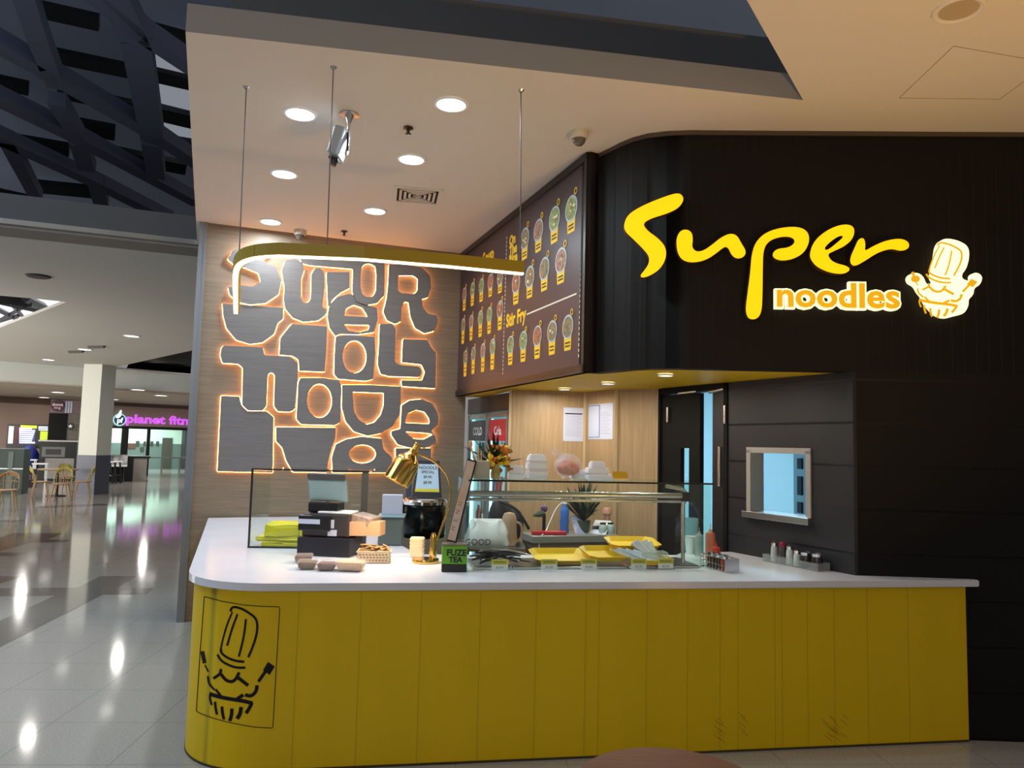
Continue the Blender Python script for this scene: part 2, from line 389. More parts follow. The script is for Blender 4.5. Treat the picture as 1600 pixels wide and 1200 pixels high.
def flatbeam(pts, wd, z, name, label, m, group):
    bm = nb()
    for (x0, y0), (x1, y1) in zip(pts, pts[1:]):
        a, b_ = at(x0, y0, z), at(x1, y1, z); t = (b_ - a).normalized(); n = V((-t.y, t.x, 0)) * wd / 2
        vv = [a + n, b_ + n, b_ - n, a - n]
        lo = [bm.verts.new(p) for p in vv]; hi = [bm.verts.new(p + V((0, 0, .25))) for p in vv]
        bm.faces.new(lo); bm.faces.new(hi)
        for k in range(4): bm.faces.new((lo[k], lo[(k + 1) % 4], hi[(k + 1) % 4], hi[k]))
    return tag(obj(name, bm, m), label, 'roof truss', group)
CH = [([(110, -30), (225, 62), (330, 132)], .55), ([(-30, 62), (60, 112), (240, 215), (320, 268)], .6), ([(-30, 148), (110, 215), (310, 322)], .65), ([(-30, 208), (150, 290), (260, 345)], .7),
      ([(30, -20), (60, 70), (88, 140)], .5), ([(175, -5), (212, 70), (238, 222)], .75), ([(88, 165), (118, 215)], .5), ([(122, 228), (136, 268)], .6), ([(236, 228), (244, 280)], .65), ([(10, 225), (56, 312)], .5), ([(150, 292), (158, 322)], .6)]
CHL = ['diagonal truss chord running to the ceiling edge at top', 'long diagonal truss chord, second from the top', 'long diagonal truss chord, third from the top', 'lowest diagonal truss chord above the far upstand',
  'steep truss member at upper left reaching the second chord', 'widest steep truss member left of the pale skylight panel', 'short steep truss member between second and third chords at left', 'short truss member below the third chord at left',
  'short upright truss member below the second chord near the ceiling edge', 'steep truss member at lower left above the upstand', 'stubby upright member dropping onto the far upstand']
for (pts, wd_), cl_ in zip(CH, CHL):
    flatbeam(pts, wd_ * .55, 7.4, 'roof_truss_member', cl_, CHD, 'truss members in the roof void')
bm = nb()
sk = [at(*p, 9.5) for p in ((214, 60), (300, 60), (300, 225), (238, 215))]; prism(bm, [(p.x, p.y) for p in sk], 9.45, 9.5)
tag(obj('roof_skylight', bm, mat('dim_daylight', (150, 155, 170), .5, emit=(138, 142, 152), es=.8)), 'pale grey skylight panel between the trusses beside the ceiling edge', 'skylight')

# ------------------------------------------------------------------ walls
pw = Plane(A, B)
bm = nb(); box(bm, 0, pw.L + .13, 0, H, -.12, 0, pw.M()); struct('wall_left', bm, WOODW)
bm = nb(); box(bm, -.07, -.0, 0, H, -.13, .012, pw.M()); box(bm, -.02, 0, 0, H, .0, .02, pw.M()); struct('trim_6', bm, TRIMM)
# curved dark fascia
fpts = [(.517, 5.18), (.575, 5.215), (.64, 5.12), (.70, 5.02), (.77, 4.93), (.86, 4.86), (.98, 4.815), (1.132, 4.792), (1.628, 4.772), (2.161, 4.748), (3.253, 4.70), F]
def thick_wall(bm, pts, z0, z1, t=.1):
    out = []
    for i, p in enumerate(pts):
        a = pts[max(i - 1, 0)]; b_ = pts[min(i + 1, len(pts) - 1)]; d = V((b_[0] - a[0], b_[1] - a[1])).normalized()
        out.append((p[0] - d.y * t, p[1] + d.x * t))
    for i in range(len(pts) - 1):
        prism(bm, [pts[i], pts[i + 1], out[i + 1], out[i]], z0, z1)
    bmesh.ops.remove_doubles(bm, verts=bm.verts, dist=.001)
bm = nb(); thick_wall(bm, fpts, S, H - .001); struct('wall_fascia', bm, DARKW, True)
bm = nb(); thick_wall(bm, [(x - .0, y - .012) for x, y in fpts[1:]], H - .03, H - .002, .02); struct('trim_7', bm, mat('bronze_trim', (70, 58, 50), .4))
# wall right of the counter (runs behind the fascia down to the floor)
bm = nb(); box(bm, 0, 3.4, 0, S, -.1, 0, Plane(G, F).M()); struct('wall_right', bm, DARKH)
bm = nb(); box(bm, 0, .02, CT, S, 0, .004, Plane(G, F).M()); struct('trim_8', bm, BLK)
# side wall with hatch opening
ph = Plane(HH, G)
(wu0, wv1) = ph.uv(1171, 703); (wu1, _) = ph.uv(1264, 711); wv0 = ph.uv(1167, 800)[1]
bm = nb(); Mh = ph.M()
box(bm, 0, wu0, 0, S, -.1, 0, Mh); box(bm, wu1, ph.L, 0, S, -.1, 0, Mh); box(bm, wu0, wu1, 0, wv0, -.1, 0, Mh); box(bm, wu0, wu1, wv1, S, -.1, 0, Mh)
struct('wall_hatch', bm, CHAR)
bm = nb()
for a_ in ((wu0 - .02, wu0 + .02, wv0, wv1), (wu1 - .02, wu1 + .02, wv0, wv1), (wu0 - .02, wu1 + .02, wv1 - .02, wv1 + .02)):
    box(bm, a_[0], a_[1], a_[2], a_[3], -.12, .012, Mh)
wf = struct('window_1', bm, mat('satin_steel', (176, 172, 166), .45, .3))
bm = nb(); box(bm, wu0 - .03, wu1 + .03, wv0 - .035, wv0 + .012, -.16, .05, Mh, bev=.004); o = obj('window_sill', bm, STEEL, wf)
# inner back walls: three oak panels
IP = [(-.011, 7.01), (.695, 7.16), (.93, 6.70), (1.264, 6.515)]
for i, (p, q) in enumerate(zip(IP, IP[1:])):
    pp = Plane(p, q); bm = nb(); box(bm, 0, pp.L, 0, S + .05, -.04, 0, pp.M(), bev=.002)
    struct('wall_back' if i == 0 else 'wall_back.00%d' % i, bm, WOODV)
bm = nb()
for p in IP: prism(bm, [(p[0] - .012, p[1] - .02), (p[0] + .012, p[1] - .02), (p[0] + .012, p[1]), (p[0] - .012, p[1])], 0, S)
struct('trim_9', bm, mat('oak_edge', (196, 172, 134), .4))
# yellow soffit
bm = nb()
prism(bm, [(Bd[0] + .05, Bd[1])] + [(Cd[0] + .03, Cd[1] + .02)] + [(x + .03, y + .03) for x, y in fpts[1:10]] + [(2.15, 4.80), (1.70, 5.9), (1.264, 6.6), (.95, 6.8), (.72, 7.25), (0.0, 7.15), (-.3, 8.3)], S + .003, S + .04)
struct('ceiling.004', bm, SOFY)
# hidden shell so the shop is closed behind (kitchen)
KIT = mat('kitchen_wall', (196, 222, 232), .6)
bm = nb()
for a_, b_ in (((1.05, 6.9), (1.3, 9.6)), ((1.3, 9.6), (5.2, 9.6)), ((5.2, 9.6), (5.2, 9.0)), ((5.2, 9.0), (5.2, 4.8))):
    pp = Plane(a_, b_); box(bm, 0, pp.L, 0, 3.0, -.06, 0, pp.M())
prism(bm, [(1.1, 6.8), (2.3, 5.0), (5.2, 4.9), (5.2, 9.6), (1.3, 9.6)], 3.0, 3.05)
struct('wall_kitchen', bm, KIT)
# ------------------------------------------------------------------ kitchen doors
pd = Plane(IP[3], HH); Md = pd.M()
bm = nb(); dl = pd.L
box(bm, 0, .04, 0, S, -.1, .01, Md); box(bm, dl - .04, dl, 0, S, -.1, .01, Md); box(bm, 0, dl, S - .05, S, -.1, .01, Md)
d1 = struct('door_1', bm, BLKM)
ua = pd.uv(1092, 700)[0]; ub = pd.uv(1109, 700)[0]
s0 = pd.uv(1062, 700); s1 = pd.uv(1075, 700); sv1 = s0[1]; sv0 = 1.0
bm = nb()
box(bm, .045, s0[0], .01, S - .06, -.05, -.01, Md); box(bm, s1[0], ua, .01, S - .06, -.05, -.01, Md)
box(bm, s0[0], s1[0], .01, sv0, -.05, -.01, Md); box(bm, s0[0], s1[0], sv1, S - .06, -.05, -.01, Md)
lf = obj('door_leaf', bm, BLKM, d1)
bm = nb(); box(bm, s0[0], s1[0], sv0, sv1, -.034, -.026, Md); obj('vision_panel', bm, GLS, lf)
bm = nb(); h0 = pd.uv(1044, 636); h1 = pd.uv(1044, 660); box(bm, h0[0] - .012, h0[0] + .012, h1[1], h0[1], -.01, .012, Md, bev=.003); obj('hinge', bm, STEEL, lf)
bm = nb(); tube(bm, [pd.w(*pd.uv(1060, 615), -.0), pd.w(*pd.uv(1092, 612), .02)], .012, 6); obj('door_closer', bm, STEEL, lf)
# right leaf stands half open, hinged on the right jamb
hx = pd.w(dl - .045, 0); ang = math.atan2(pd.x.y, pd.x.x)
Mr = Matrix.Translation(hx) @ Matrix.Rotation(ang - math.radians(8), 4, 'Z')
bm = nb(); box(bm, -(dl - .05 - ub), 0, .0, .04, .01, S - .06, Mr); lf2 = obj('door_leaf', bm, mat('door_navy', (20, 26, 34), .45), d1)
bm = nb(); box(bm, dl - .10, dl - .075, pd.uv(1126, 760)[1], pd.uv(1126, 698)[1], -.04, .012, Md); obj('pull_handle', bm, STEEL, lf2)
bm = nb(); box(bm, dl - .03, dl - .01, pd.uv(1131, 662)[1], pd.uv(1131, 634)[1], .0, .02, Md); obj('hinge', bm, STEEL, lf2)
bm = nb(); tube(bm, [pd.w(*pd.uv(1108, 613), .0), pd.w(*pd.uv(1131, 608), .0)], .012, 6); obj('door_closer', bm, STEEL, lf2)
# kitchen rack seen through the hatch
rk = thing('kitchen_rack', 'grey steel rack with dark slots seen through the serving hatch', 'rack')
bm = nb(); k0 = ray(1240, 760); k1 = ray(1262, 760)
p0 = CAMP + k0 * (6.3 / k0.y); p1 = CAMP + k1 * (6.1 / k1.y); pk = Plane(p0, p1)
box(bm, 0, pk.L + .5, .3, 1.95, -.5, 0, pk.M()); obj('cabinet', bm, mat('rack_steel', (150, 172, 184), .4, .3), rk)
for (y0, y1) in ((716, 733), (744, 774), (784, 802)):
    bm = nb(); a = pk.uv(1247, y0); b_ = pk.uv(1254, y1); box(bm, a[0], b_[0], b_[1], a[1], 0, .01, pk.M()); obj('slot', bm, NAVY, rk)

# ------------------------------------------------------------------ counter
def fillet(a, c, b, r, n=10):
    a, c, b = V(a), V(c), V(b); u, v = (a - c).normalized(), (b - c).normalized(); th = u.angle(v); t = r / math.tan(th / 2)
    p0, p1 = c + u * t, c + v * t; bis = (u + v).normalized(); o = c + bis * (r / math.sin(th / 2))
    a0 = math.atan2(*(p0 - o).yx); a1 = math.atan2(*(p1 - o).yx)
    d = (a1 - a0 + math.pi) % (2 * math.pi) - math.pi
    return [(o.x + r * math.cos(a0 + d * i / n), o.y + r * math.sin(a0 + d * i / n)) for i in range(n + 1)]
fl = (-1.15, 4.025); fr = (2.87, 4.672)
lt = (-2.83, 7.20); lb = (-1.985, 4.86)
def isect(p, q, r_, s_):
    p, q, r_, s_ = V(p), V(q), V(r_), V(s_); d1_, d2_ = q - p, s_ - r_
    t = ((r_ - p).x * d2_.y - (r_ - p).y * d2_.x) / (d1_.x * d2_.y - d1_.y * d2_.x); return p + d1_ * t
cor = isect(lt, lb, fr, fl)
front = [lt] + fillet(lt, tuple(cor), fr, .52, 14) + [fr]
gpt = (G[0] - .005, G[1] - .004)
back = [(2.862, 4.71), gpt, (1.66, 5.70), (1.28, 5.62), (1.2, 5.45), (.4, 5.32), (-.35, 5.2), (-.62, 5.18), (-1.0, 6.2), (-1.42, 7.785)]
slabpoly = front + back
bm = nb(); prism(bm, slabpoly, CT - .04, CT)
bmesh.ops.bevel(bm, geom=[e for e in bm.edges if abs(e.verts[0].co.z - e.verts[1].co.z) < 1e-5], offset=.004, segments=2, affect='EDGES')
counter = thing('service_counter', 'long yellow service counter with white stone top and rounded left end', 'counter')
obj('worktop', bm, SLAB, counter)
def inset(pts, d):
    out = []
    for i, p in enumerate(pts):
        a = pts[max(i - 1, 0)]; b_ = pts[min(i + 1, len(pts) - 1)]; t = V((b_[0] - a[0], b_[1] - a[1])).normalized()
        out.append((p[0] - t.y * d, p[1] + t.x * d))
    return out
bodyf = inset(front, .03); bodyf[-1] = (2.80, 4.695)
inner = inset(bodyf, .06)
bm = nb()
for i in range(len(bodyf) - 1): prism(bm, [bodyf[i], bodyf[i + 1], inner[i + 1], inner[i]], 0, CT - .042)
bmesh.ops.remove_doubles(bm, verts=bm.verts, dist=.0005)
YB = mat('yellow_boards', (216, 180, 0), .55, spec=.3, noise=.06, nscale=1.5, stretch=(3, 3, .3))
bodyo = obj('front_panel', bm, YB, counter, True)
# board joints: thin grooves
bm = nb(); pf = Plane(bodyf[-2], bodyf[-1])
for px in (462, 560, 655, 748, 836, 914, 935, 1010, 1074, 1125, 1153, 1211, 1222, 1262, 1304, 1356, 1420):
    u = pf.uv(px, 1050)[0]; box(bm, u - .0012, u + .0012, 0.0, CT - .05, 0, .0012, pf.M())
obj('board_joint', bm, mat('joint_line', (172, 142, 2), .6), counter)['kind'] = 'stuff'
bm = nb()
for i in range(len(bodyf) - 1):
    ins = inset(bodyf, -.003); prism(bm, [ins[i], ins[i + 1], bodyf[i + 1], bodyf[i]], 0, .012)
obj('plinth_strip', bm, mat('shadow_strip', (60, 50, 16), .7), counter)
# scuff marks
bm = nb()
for cx, cy, n, sx in ((1128, 1142, 8, 8), (1165, 1135, 5, 6), (1296, 1140, 7, 8), (1312, 1138, 9, 10)):
    for k in range(n):
        x, y = cx + random.uniform(-sx, sx), cy - 18 + 36 * k / n
        a = pf.uv(x - 6, y - 4); b_ = pf.uv(x + 5, y + 5); tube(bm, [pf.w(*a, .0008), pf.w(*b_, .0008)], .0011, 3)
obj('scuff_marks', bm, mat('scuff', (112, 88, 8), .7), counter)['kind'] = 'stuff'
# emblem printed on the curved end
def hit_body(px, py, o=.0015):
    best = None; d = ray(px, py)
    for i in range(len(bodyf) - 1):
        P, Q = V((*bodyf[i], 0)), V((*bodyf[i + 1], 0)); n = (Q - P).cross(V((0, 0, 1))).normalized()
        den = n.dot(V((d.x, d.y, 0)))
        if abs(den) < 1e-6: continue
        k = n.dot(P - V((CAMP.x, CAMP.y, 0))) / den; h = CAMP + d * k; u = (V((h.x, h.y, 0)) - P).dot((Q - P).normalized())
        if k > 0 and -1e-4 <= u <= (Q - P).length + 1e-4 and (best is None or k < best[0]): best = (k, h + n * o)
    return best[1] if best else None
def densify(pts, step):
    out = []
    for a, b_ in zip(pts, pts[1:]):
        n = max(1, int(math.hypot(b_[0] - a[0], b_[1] - a[1]) / step))
        out += [(a[0] + (b_[0] - a[0]) * i / n, a[1] + (b_[1] - a[1]) * i / n) for i in range(n)]
    return out + [pts[-1]]
def body_stroke(bm, pts, wd, smooth=True):
    if smooth and len(pts) > 2: pts = chaikin(pts, 2, False)
    pts = densify(pts, 5); L = []
    n = len(pts)
    for i, p in enumerate(pts):
        a = pts[max(i - 1, 0)]; b_ = pts[min(i + 1, n - 1)]; t = V((b_[0] - a[0], b_[1] - a[1])).normalized()
        q = []
        for s_ in (1, -1):
            h = hit_body(280 + (p[0] - t.y * wd / 2 * s_) / 4, 900 + (p[1] + t.x * wd / 2 * s_) / 4)
            q.append(h)
        if all(q): L.append([bm.verts.new(h) for h in q])
    for a, b_ in zip(L, L[1:]): bm.faces.new((a[0], a[1], b_[1], b_[0]))
EMB = [([(322, 222), (328, 198), (350, 192), (395, 205), (440, 232), (478, 262), (490, 300), (486, 360), (465, 430), (432, 508)], 15),
       ([(333, 225), (300, 300), (272, 400), (258, 470)], 11), ([(365, 238), (330, 330), (300, 436)], 13), ([(418, 268), (405, 380), (373, 504)], 13),
       ([(262, 455), (262, 480), (300, 510), (350, 530), (408, 536)], 15), ([(240, 490), (262, 530), (320, 562), (370, 574), (414, 572)], 15),
       ([(214, 640), (258, 612), (262, 580)], 18), ([(262, 612), (290, 650), (325, 662), (352, 650), (376, 602)], 20), ([(365, 632), (432, 684)], 22),
       ([(162, 556), (183, 598)], 10), ([(180, 625), (185, 668), (204, 692), (222, 712)], 13), ([(538, 598), (495, 660)], 20),
       ([(487, 682), (482, 722), (450, 752), (412, 742)], 22), ([(190, 735), (250, 755), (330, 770), (400, 780), (458, 795)], 24), ([(228, 708), (262, 750)], 16), ([(402, 742), (362, 768)], 22),
       ([(195, 738), (192, 765), (205, 806)], 13), ([(455, 790), (440, 825), (418, 858)], 22), ([(225, 785), (228, 825), (238, 866)], 16), ([(268, 815), (270, 855), (281, 896)], 18),
       ([(330, 828), (328, 870), (316, 906)], 22), ([(388, 818), (382, 860), (362, 892)], 24), ([(145, 470), (152, 505), (160, 545)], 24)]
bm = nb()
for p, wd_ in EMB: body_stroke(bm, p, wd_)
v = [bm.verts.new(hit_body(280 + x / 4, 900 + y / 4, .0018)) for x, y in ((555, 536), (598, 565), (566, 618), (524, 588))]; bm.faces.new(v)
for seg in ([(158, 128), (270, 158), (400, 180), (520, 190), (622, 192)], [(622, 192), (629, 200), (628, 215), (605, 600), (586, 940), (580, 950)], [(580, 950), (480, 945), (400, 932), (300, 912), (220, 890), (150, 865), (108, 845)], [(108, 845), (130, 500), (158, 128)]):
    body_stroke(bm, seg, 5, False)
bmesh.ops.solidify(bm, geom=bm.faces[:], thickness=.0008)
obj('printed_emblem', bm, PRINT, counter)

# ------------------------------------------------------------------ halo letters on the wood wall
LET = [
 ('letter_s', 'S shaped backlit wall letter at the top left of the oak wall', [[(160, 160), (220, 140), (300, 138), (350, 165), (300, 205), (360, 235), (388, 300), (375, 365), (315, 405), (240, 412), (180, 398), (145, 365), (138, 330), (165, 330), (190, 318), (250, 328), (290, 305), (280, 265), (220, 240), (165, 225), (135, 200)]]),
 ('letter_u', 'narrow lowercase u wall letter beside the backlit S', [[(388, 250), (405, 205), (450, 195), (488, 215), (495, 250), (482, 290), (480, 380), (490, 402), (512, 402), (525, 380), (528, 265), (545, 238), (572, 238), (588, 265), (590, 330), (580, 425), (600, 430), (595, 460), (560, 485), (490, 492), (440, 472), (405, 430), (398, 390), (402, 330)]]),
 ('raised_panel', 'small blank raised square between the lowercase u and the large U', [[(598, 258), (706, 258), (706, 335), (665, 355), (630, 385), (605, 425)]]),
 ('letter_u', 'large uppercase U wall letter with a flag running left under the pendant', [[(462, 180), (868, 205), (868, 290), (866, 370), (835, 405), (785, 414), (738, 398), (718, 355), (720, 245), (520, 228), (485, 218)], [(758, 250), (770, 225), (800, 218), (825, 232), (830, 270), (828, 345), (815, 372), (790, 378), (765, 365), (756, 330)]]),
 ('letter_r', 'large R wall letter at the top right of the oak wall', [[(888, 225), (950, 222), (1040, 238), (1080, 275), (1086, 330), (1070, 380), (1042, 385), (1046, 425), (1072, 455), (1112, 460), (1118, 495), (1100, 535), (1055, 546), (1012, 522), (990, 470), (980, 400), (958, 398), (948, 430), (945, 490), (920, 503), (880, 485), (862, 445), (878, 380), (886, 300)], [(930, 290), (935, 275), (1000, 275), (1024, 290), (1022, 345), (1005, 362), (945, 358), (930, 345)]]),
 ('letter_e', 'round lowercase e wall letter under the large U', [[(640, 558), (612, 520), (602, 465), (612, 410), (645, 375), (700, 360), (725, 362), (735, 390), (790, 412), (835, 425), (838, 480), (820, 540), (740, 550), (660, 548)], [(682, 458), (690, 430), (725, 412), (765, 425), (788, 460), (788, 468), (684, 462)], [(682, 503), (800, 506), (795, 528), (750, 540), (700, 532)]]),
 ('raised_panel', 'blank raised half disc below the backlit S', [[(112, 405), (398, 425), (396, 480), (372, 495), (355, 548), (300, 588), (240, 595), (175, 575), (130, 520), (115, 460)]]),
 ('raised_panel', 'blank raised five-sided panel left of the upper O', [[(435, 500), (602, 512), (598, 620), (590, 725), (470, 720), (468, 668), (440, 650), (378, 645), (382, 565)]]),
 ('letter_o', 'square shouldered O wall letter left of the L', [[(640, 560), (700, 552), (822, 562), (825, 640), (815, 760), (780, 768), (650, 758), (632, 735), (635, 640)], ell(728, 655, 56, 76)]),
 ('letter_l', 'L shaped backlit wall letter below the R', [[(845, 502), (905, 500), (920, 525), (916, 680), (940, 692), (1030, 700), (1044, 725), (1030, 750), (890, 746), (850, 735), (836, 690), (842, 600)]]),
 ('raised_panel', 'blank raised panel nested in the corner of the L', [[(955, 572), (1070, 575), (1085, 608), (1110, 635), (1108, 802), (950, 792), (948, 762), (1045, 764), (1058, 725), (1042, 690), (950, 680)]]),
 ('letter_n', 'tall n wall letter with an arm reaching left', [[(118, 602), (300, 610), (310, 648), (425, 652), (465, 685), (462, 780), (450, 900), (430, 912), (370, 910), (352, 885), (356, 740), (340, 725), (324, 740), (318, 885), (300, 907), (230, 905), (204, 880), (206, 705), (185, 688), (112, 684), (102, 650), (106, 615)]]),
 ('letter_o', 'square shouldered o wall letter between the n and the D', [[(475, 752), (570, 752), (655, 762), (668, 800), (662, 960), (640, 974), (478, 970), (456, 945), (462, 850), (465, 775)], ell(565, 860, 58, 79)]),
 ('letter_d', 'D wall letter lying on its curve below the upper O', [[(670, 785), (800, 785), (944, 793), (944, 860), (938, 925), (905, 980), (850, 1012), (790, 1024), (725, 1004), (685, 955), (668, 890)], [(719, 818), (865, 824), (864, 880), (850, 925), (820, 960), (785, 970), (750, 950), (725, 910)]]),
 ('letter_e', 'round lowercase e wall letter right of the lying D', [[(948, 880), (985, 857), (1040, 852), (1090, 872), (1118, 920), (1118, 970), (1085, 1000), (1108, 1030), (1105, 1060), (1060, 1080), (980, 1078), (930, 1065), (900, 1020), (900, 1000), (942, 990), (946, 930)], [(962, 962), (975, 920), (1015, 903), (1055, 912), (1078, 945), (1078, 968)], [(965, 1004), (1062, 1010), (1095, 1016), (1050, 1040), (1000, 1036)]]),
 ('raised_panel', 'tall blank raised panel at the lower left of the oak wall', [[(105, 836), (192, 838), (202, 880), (230, 908), (320, 908), (352, 935), (348, 1195), (88, 1190)]]),
 ('raised_panel', 'blank raised goblet shaped panel above the glass pastry case', [[(362, 982), (642, 984), (640, 1035), (622, 1080), (605, 1150), (600, 1195), (440, 1192), (410, 1140), (392, 1080), (362, 1048)]]),
 ('letter_a', 'rounded a wall letter behind the brass lamp', [[(622, 1120), (640, 1062), (690, 1038), (760, 1026), (855, 1035), (862, 1085), (905, 1125), (895, 1195), (625, 1195)], ell(765, 1108, 63, 43)]),
 ('raised_panel', 'small blank raised block behind the brass lamp head', [[(921, 1080), (1087, 1080), (1087, 1195), (921, 1195)]]),
]
LOW = [l for n, l, _s in LET if n == 'raised_panel' or l.startswith('narrow') or 'under the large U' in l]
def tight(pts, r_):     # keep corners crisp: extra points close to each corner of long edges
    out = []; n = len(pts)
    for i in range(n):
        a, b_ = pts[i], pts[(i + 1) % n]; L = math.hypot(b_[0] - a[0], b_[1] - a[1]); out.append(a)
        if L > 2.6 * r_:
            t = r_ / L; out += [(a[0] + (b_[0] - a[0]) * t, a[1] + (b_[1] - a[1]) * t), (b_[0] + (a[0] - b_[0]) * t, b_[1] + (a[1] - b_[1]) * t)]
    return out
pwl = Plane(A, B)
for name, label, spl in LET:
    o = thing(name, label, 'wall letter' if name.startswith('letter') else 'wall panel', group='backlit letters and blocks on the oak wall')
    sp = []
    low = label in LOW
    for k, s_ in enumerate(spl):
        p = chaikin(tight(s_, 13), 2)
        sp.append([pwl.uv(310 + x / 3, 340 + y / 3) for x, y in p])
    bm = nb(); curve_mesh(bm, sp, .012, pwl.M(0, 0, .022 if low else .038))
    obj('face', bm, LETW, o)
    for s_ in sp:
        bm = nb(); tube(bm, [pwl.w(u, v_, .012 if low else .022) for u, v_ in s_], .0028, 5, closed=True)
        obj('light_strip', bm, HALO, o)

# ------------------------------------------------------------------ Super sign
psn = Plane((.98, 4.815), (3.253, 4.70))
def zx(p): return psn.uv(950 + p[0] / 2.4615, 280 + p[1] / 2.4615)
SUP = [
 ('sign_letter_s', 'large glowing yellow script S on the dark fascia', [[(262, 64), (282, 78), (283, 98), (262, 125), (215, 146), (160, 162), (128, 182), (145, 208), (190, 240), (216, 272), (218, 310), (200, 348), (168, 374), (130, 389), (118, 380), (135, 360), (152, 335), (155, 310), (138, 285), (95, 242), (62, 212), (57, 185), (72, 148), (125, 115), (200, 84)]]),
 ('sign_letter_u', 'glowing yellow script u after the S on the fascia', [[(256, 240), (270, 210), (295, 203), (316, 216), (319, 245), (315, 272), (332, 290), (362, 284), (395, 260), (425, 235), (460, 219), (486, 226), (502, 255), (522, 288), (512, 310), (485, 316), (465, 300), (455, 275), (440, 268), (410, 293), (370, 320), (320, 331), (280, 322), (260, 292)]]),
 ('sign_letter_p', 'glowing yellow script p with the long descending stem', [[(524, 532), (519, 505), (528, 440), (538, 360), (542, 300), (558, 250), (598, 214), (660, 196), (722, 194), (756, 213), (762, 250), (742, 292), (702, 316), (655, 324), (624, 312), (622, 292), (642, 277), (680, 274), (705, 258), (705, 240), (680, 230), (640, 234), (605, 250), (586, 282), (584, 350), (583, 450), (580, 518), (562, 545), (535, 545)]]),
 ('sign_letter_e', 'glowing yellow script e between the p and the r', [[(762, 300), (775, 255), (815, 215), (870, 188), (915, 185), (934, 203), (926, 240), (895, 268), (850, 288), (828, 300), (850, 330), (908, 344), (916, 360), (890, 374), (840, 369), (790, 347), (768, 320)], [(818, 272), (850, 243), (880, 226), (892, 232), (872, 250), (838, 278), (822, 284)]]),
 ('sign_letter_r', 'glowing yellow script r at the end of the big word', [[(916, 312), (935, 270), (948, 240), (968, 236), (974, 262), (970, 288), (1002, 268), (1052, 246), (1110, 238), (1140, 254), (1138, 277), (1110, 287), (1070, 276), (1020, 292), (970, 325), (935, 344), (918, 336)]]),
]
for name, label, spl in SUP:
    o = thing(name, label, 'sign letter', group='glowing script letters on the fascia')
    sp = [[zx(p) for p in chaikin(s_, 2)] for s_ in spl]
    bm = nb(); curve_mesh(bm, sp, .05, psn.M(0, 0, .012)); obj('return', bm, SIDE, o)
    bm = nb(); curve_mesh(bm, sp, .004, psn.M(0, 0, .062)); obj('lit_face', bm, SIGNY, o)
sx0 = zx((645, 455)); sx1 = zx((1105, 455)); zc = (sx0[1] + sx1[1]) / 2
ns = thing('noodles_sign', 'glowing white edged sign reading noodles in gold letters', 'sign')
tsz = .2
def fit_text(bm, s, M, x0, x1, y0, y1, depth, mi=0, off=0, pad=0):
    """text stretched to a local box"""
    t = nb(); text_mesh(t, s, 1, depth, Matrix.Identity(4), 0, off=off * 0, align='LEFT')
    xs_ = [v_.co.x for v_ in t.verts]; ys_ = [v_.co.y for v_ in t.verts]; t.free()
    a, b_, c_, d_ = min(xs_), max(xs_), min(ys_), max(ys_); sx, sy = (x1 - x0) / (b_ - a), (y1 - y0) / (d_ - c_)
    MM = M @ Matrix(((sx, 0, 0, x0 - a * sx), (0, sy, 0, y0 - c_ * sy), (0, 0, 1, 0), (0, 0, 0, 1)))
    t2 = nb(); text_mesh(bm, s, 1, depth, MM, mi, off=off, align='LEFT'); t2.free(); return bm
ya, yb = zx((870, 497))[1], zx((870, 408))[1]
tilt = math.atan2(sx1[1] - sx0[1], sx1[0] - sx0[0])
bm = nb(); fit_text(bm, 'noodles', psn.M(0, 0, .012), sx0[0], sx1[0], ya, yb, .03, off=.075); obj('halo_backing', bm, SIGNW, ns)
bm = nb(); fit_text(bm, 'noodles', psn.M(0, 0, .043), sx0[0], sx1[0], ya, yb, .006, off=.028); obj('gold_lettering', bm, SIGNG, ns)
# chef-hat emblem on the fascia
ce = thing('chef_emblem_sign', 'small glowing white emblem of a chef hat over a bowl with spoon and fork', 'sign')
OUT = [(1250, 262), (1268, 240), (1295, 235), (1340, 246), (1372, 268), (1374, 310), (1362, 352), (1345, 372), (1348, 392), (1385, 400), (1378, 380), (1390, 366), (1412, 368), (1425, 385), (1415, 412), (1392, 425), (1390, 450), (1370, 468), (1372, 490), (1355, 522), (1320, 530), (1285, 540), (1250, 530), (1225, 505), (1205, 480), (1195, 455), (1180, 440), (1168, 415), (1145, 405), (1138, 385), (1152, 368), (1180, 366), (1200, 382), (1210, 410), (1228, 412), (1240, 400), (1228, 385), (1235, 350), (1245, 300)]
bm = nb(); curve_mesh(bm, [[zx(p) for p in chaikin(OUT, 2)]], .035, psn.M(0, 0, .012)); obj('lit_backing', bm, SIGNW, ce)
def emb2z(p):   # counter emblem coordinates -> sign zoom coordinates
    x, y = p
    return (1160 + (x - 150) * .545, 252 + (y - 192) * .40)
bm = nb()
for pts, wd_ in EMB:
    q = [emb2z(p) for p in (chaikin(pts, 1, False) if len(pts) > 2 else pts)]
    try: curve_mesh(bm, [[zx(p) for p in thick(q, max(4.2, wd_ * .42))]], .003, psn.M(0, 0, .047))
    except Exception: pass
curve_mesh(bm, [[zx(p) for p in ell(1168, 390, 17, 13)]], .003, psn.M(0, 0, .0475))
curve_mesh(bm, [[zx(emb2z(p)) for p in ((555, 536), (598, 565), (566, 618), (524, 588))]], .003, psn.M(0, 0, .0475))
obj('gold_lines', bm, SIGNG, ce)

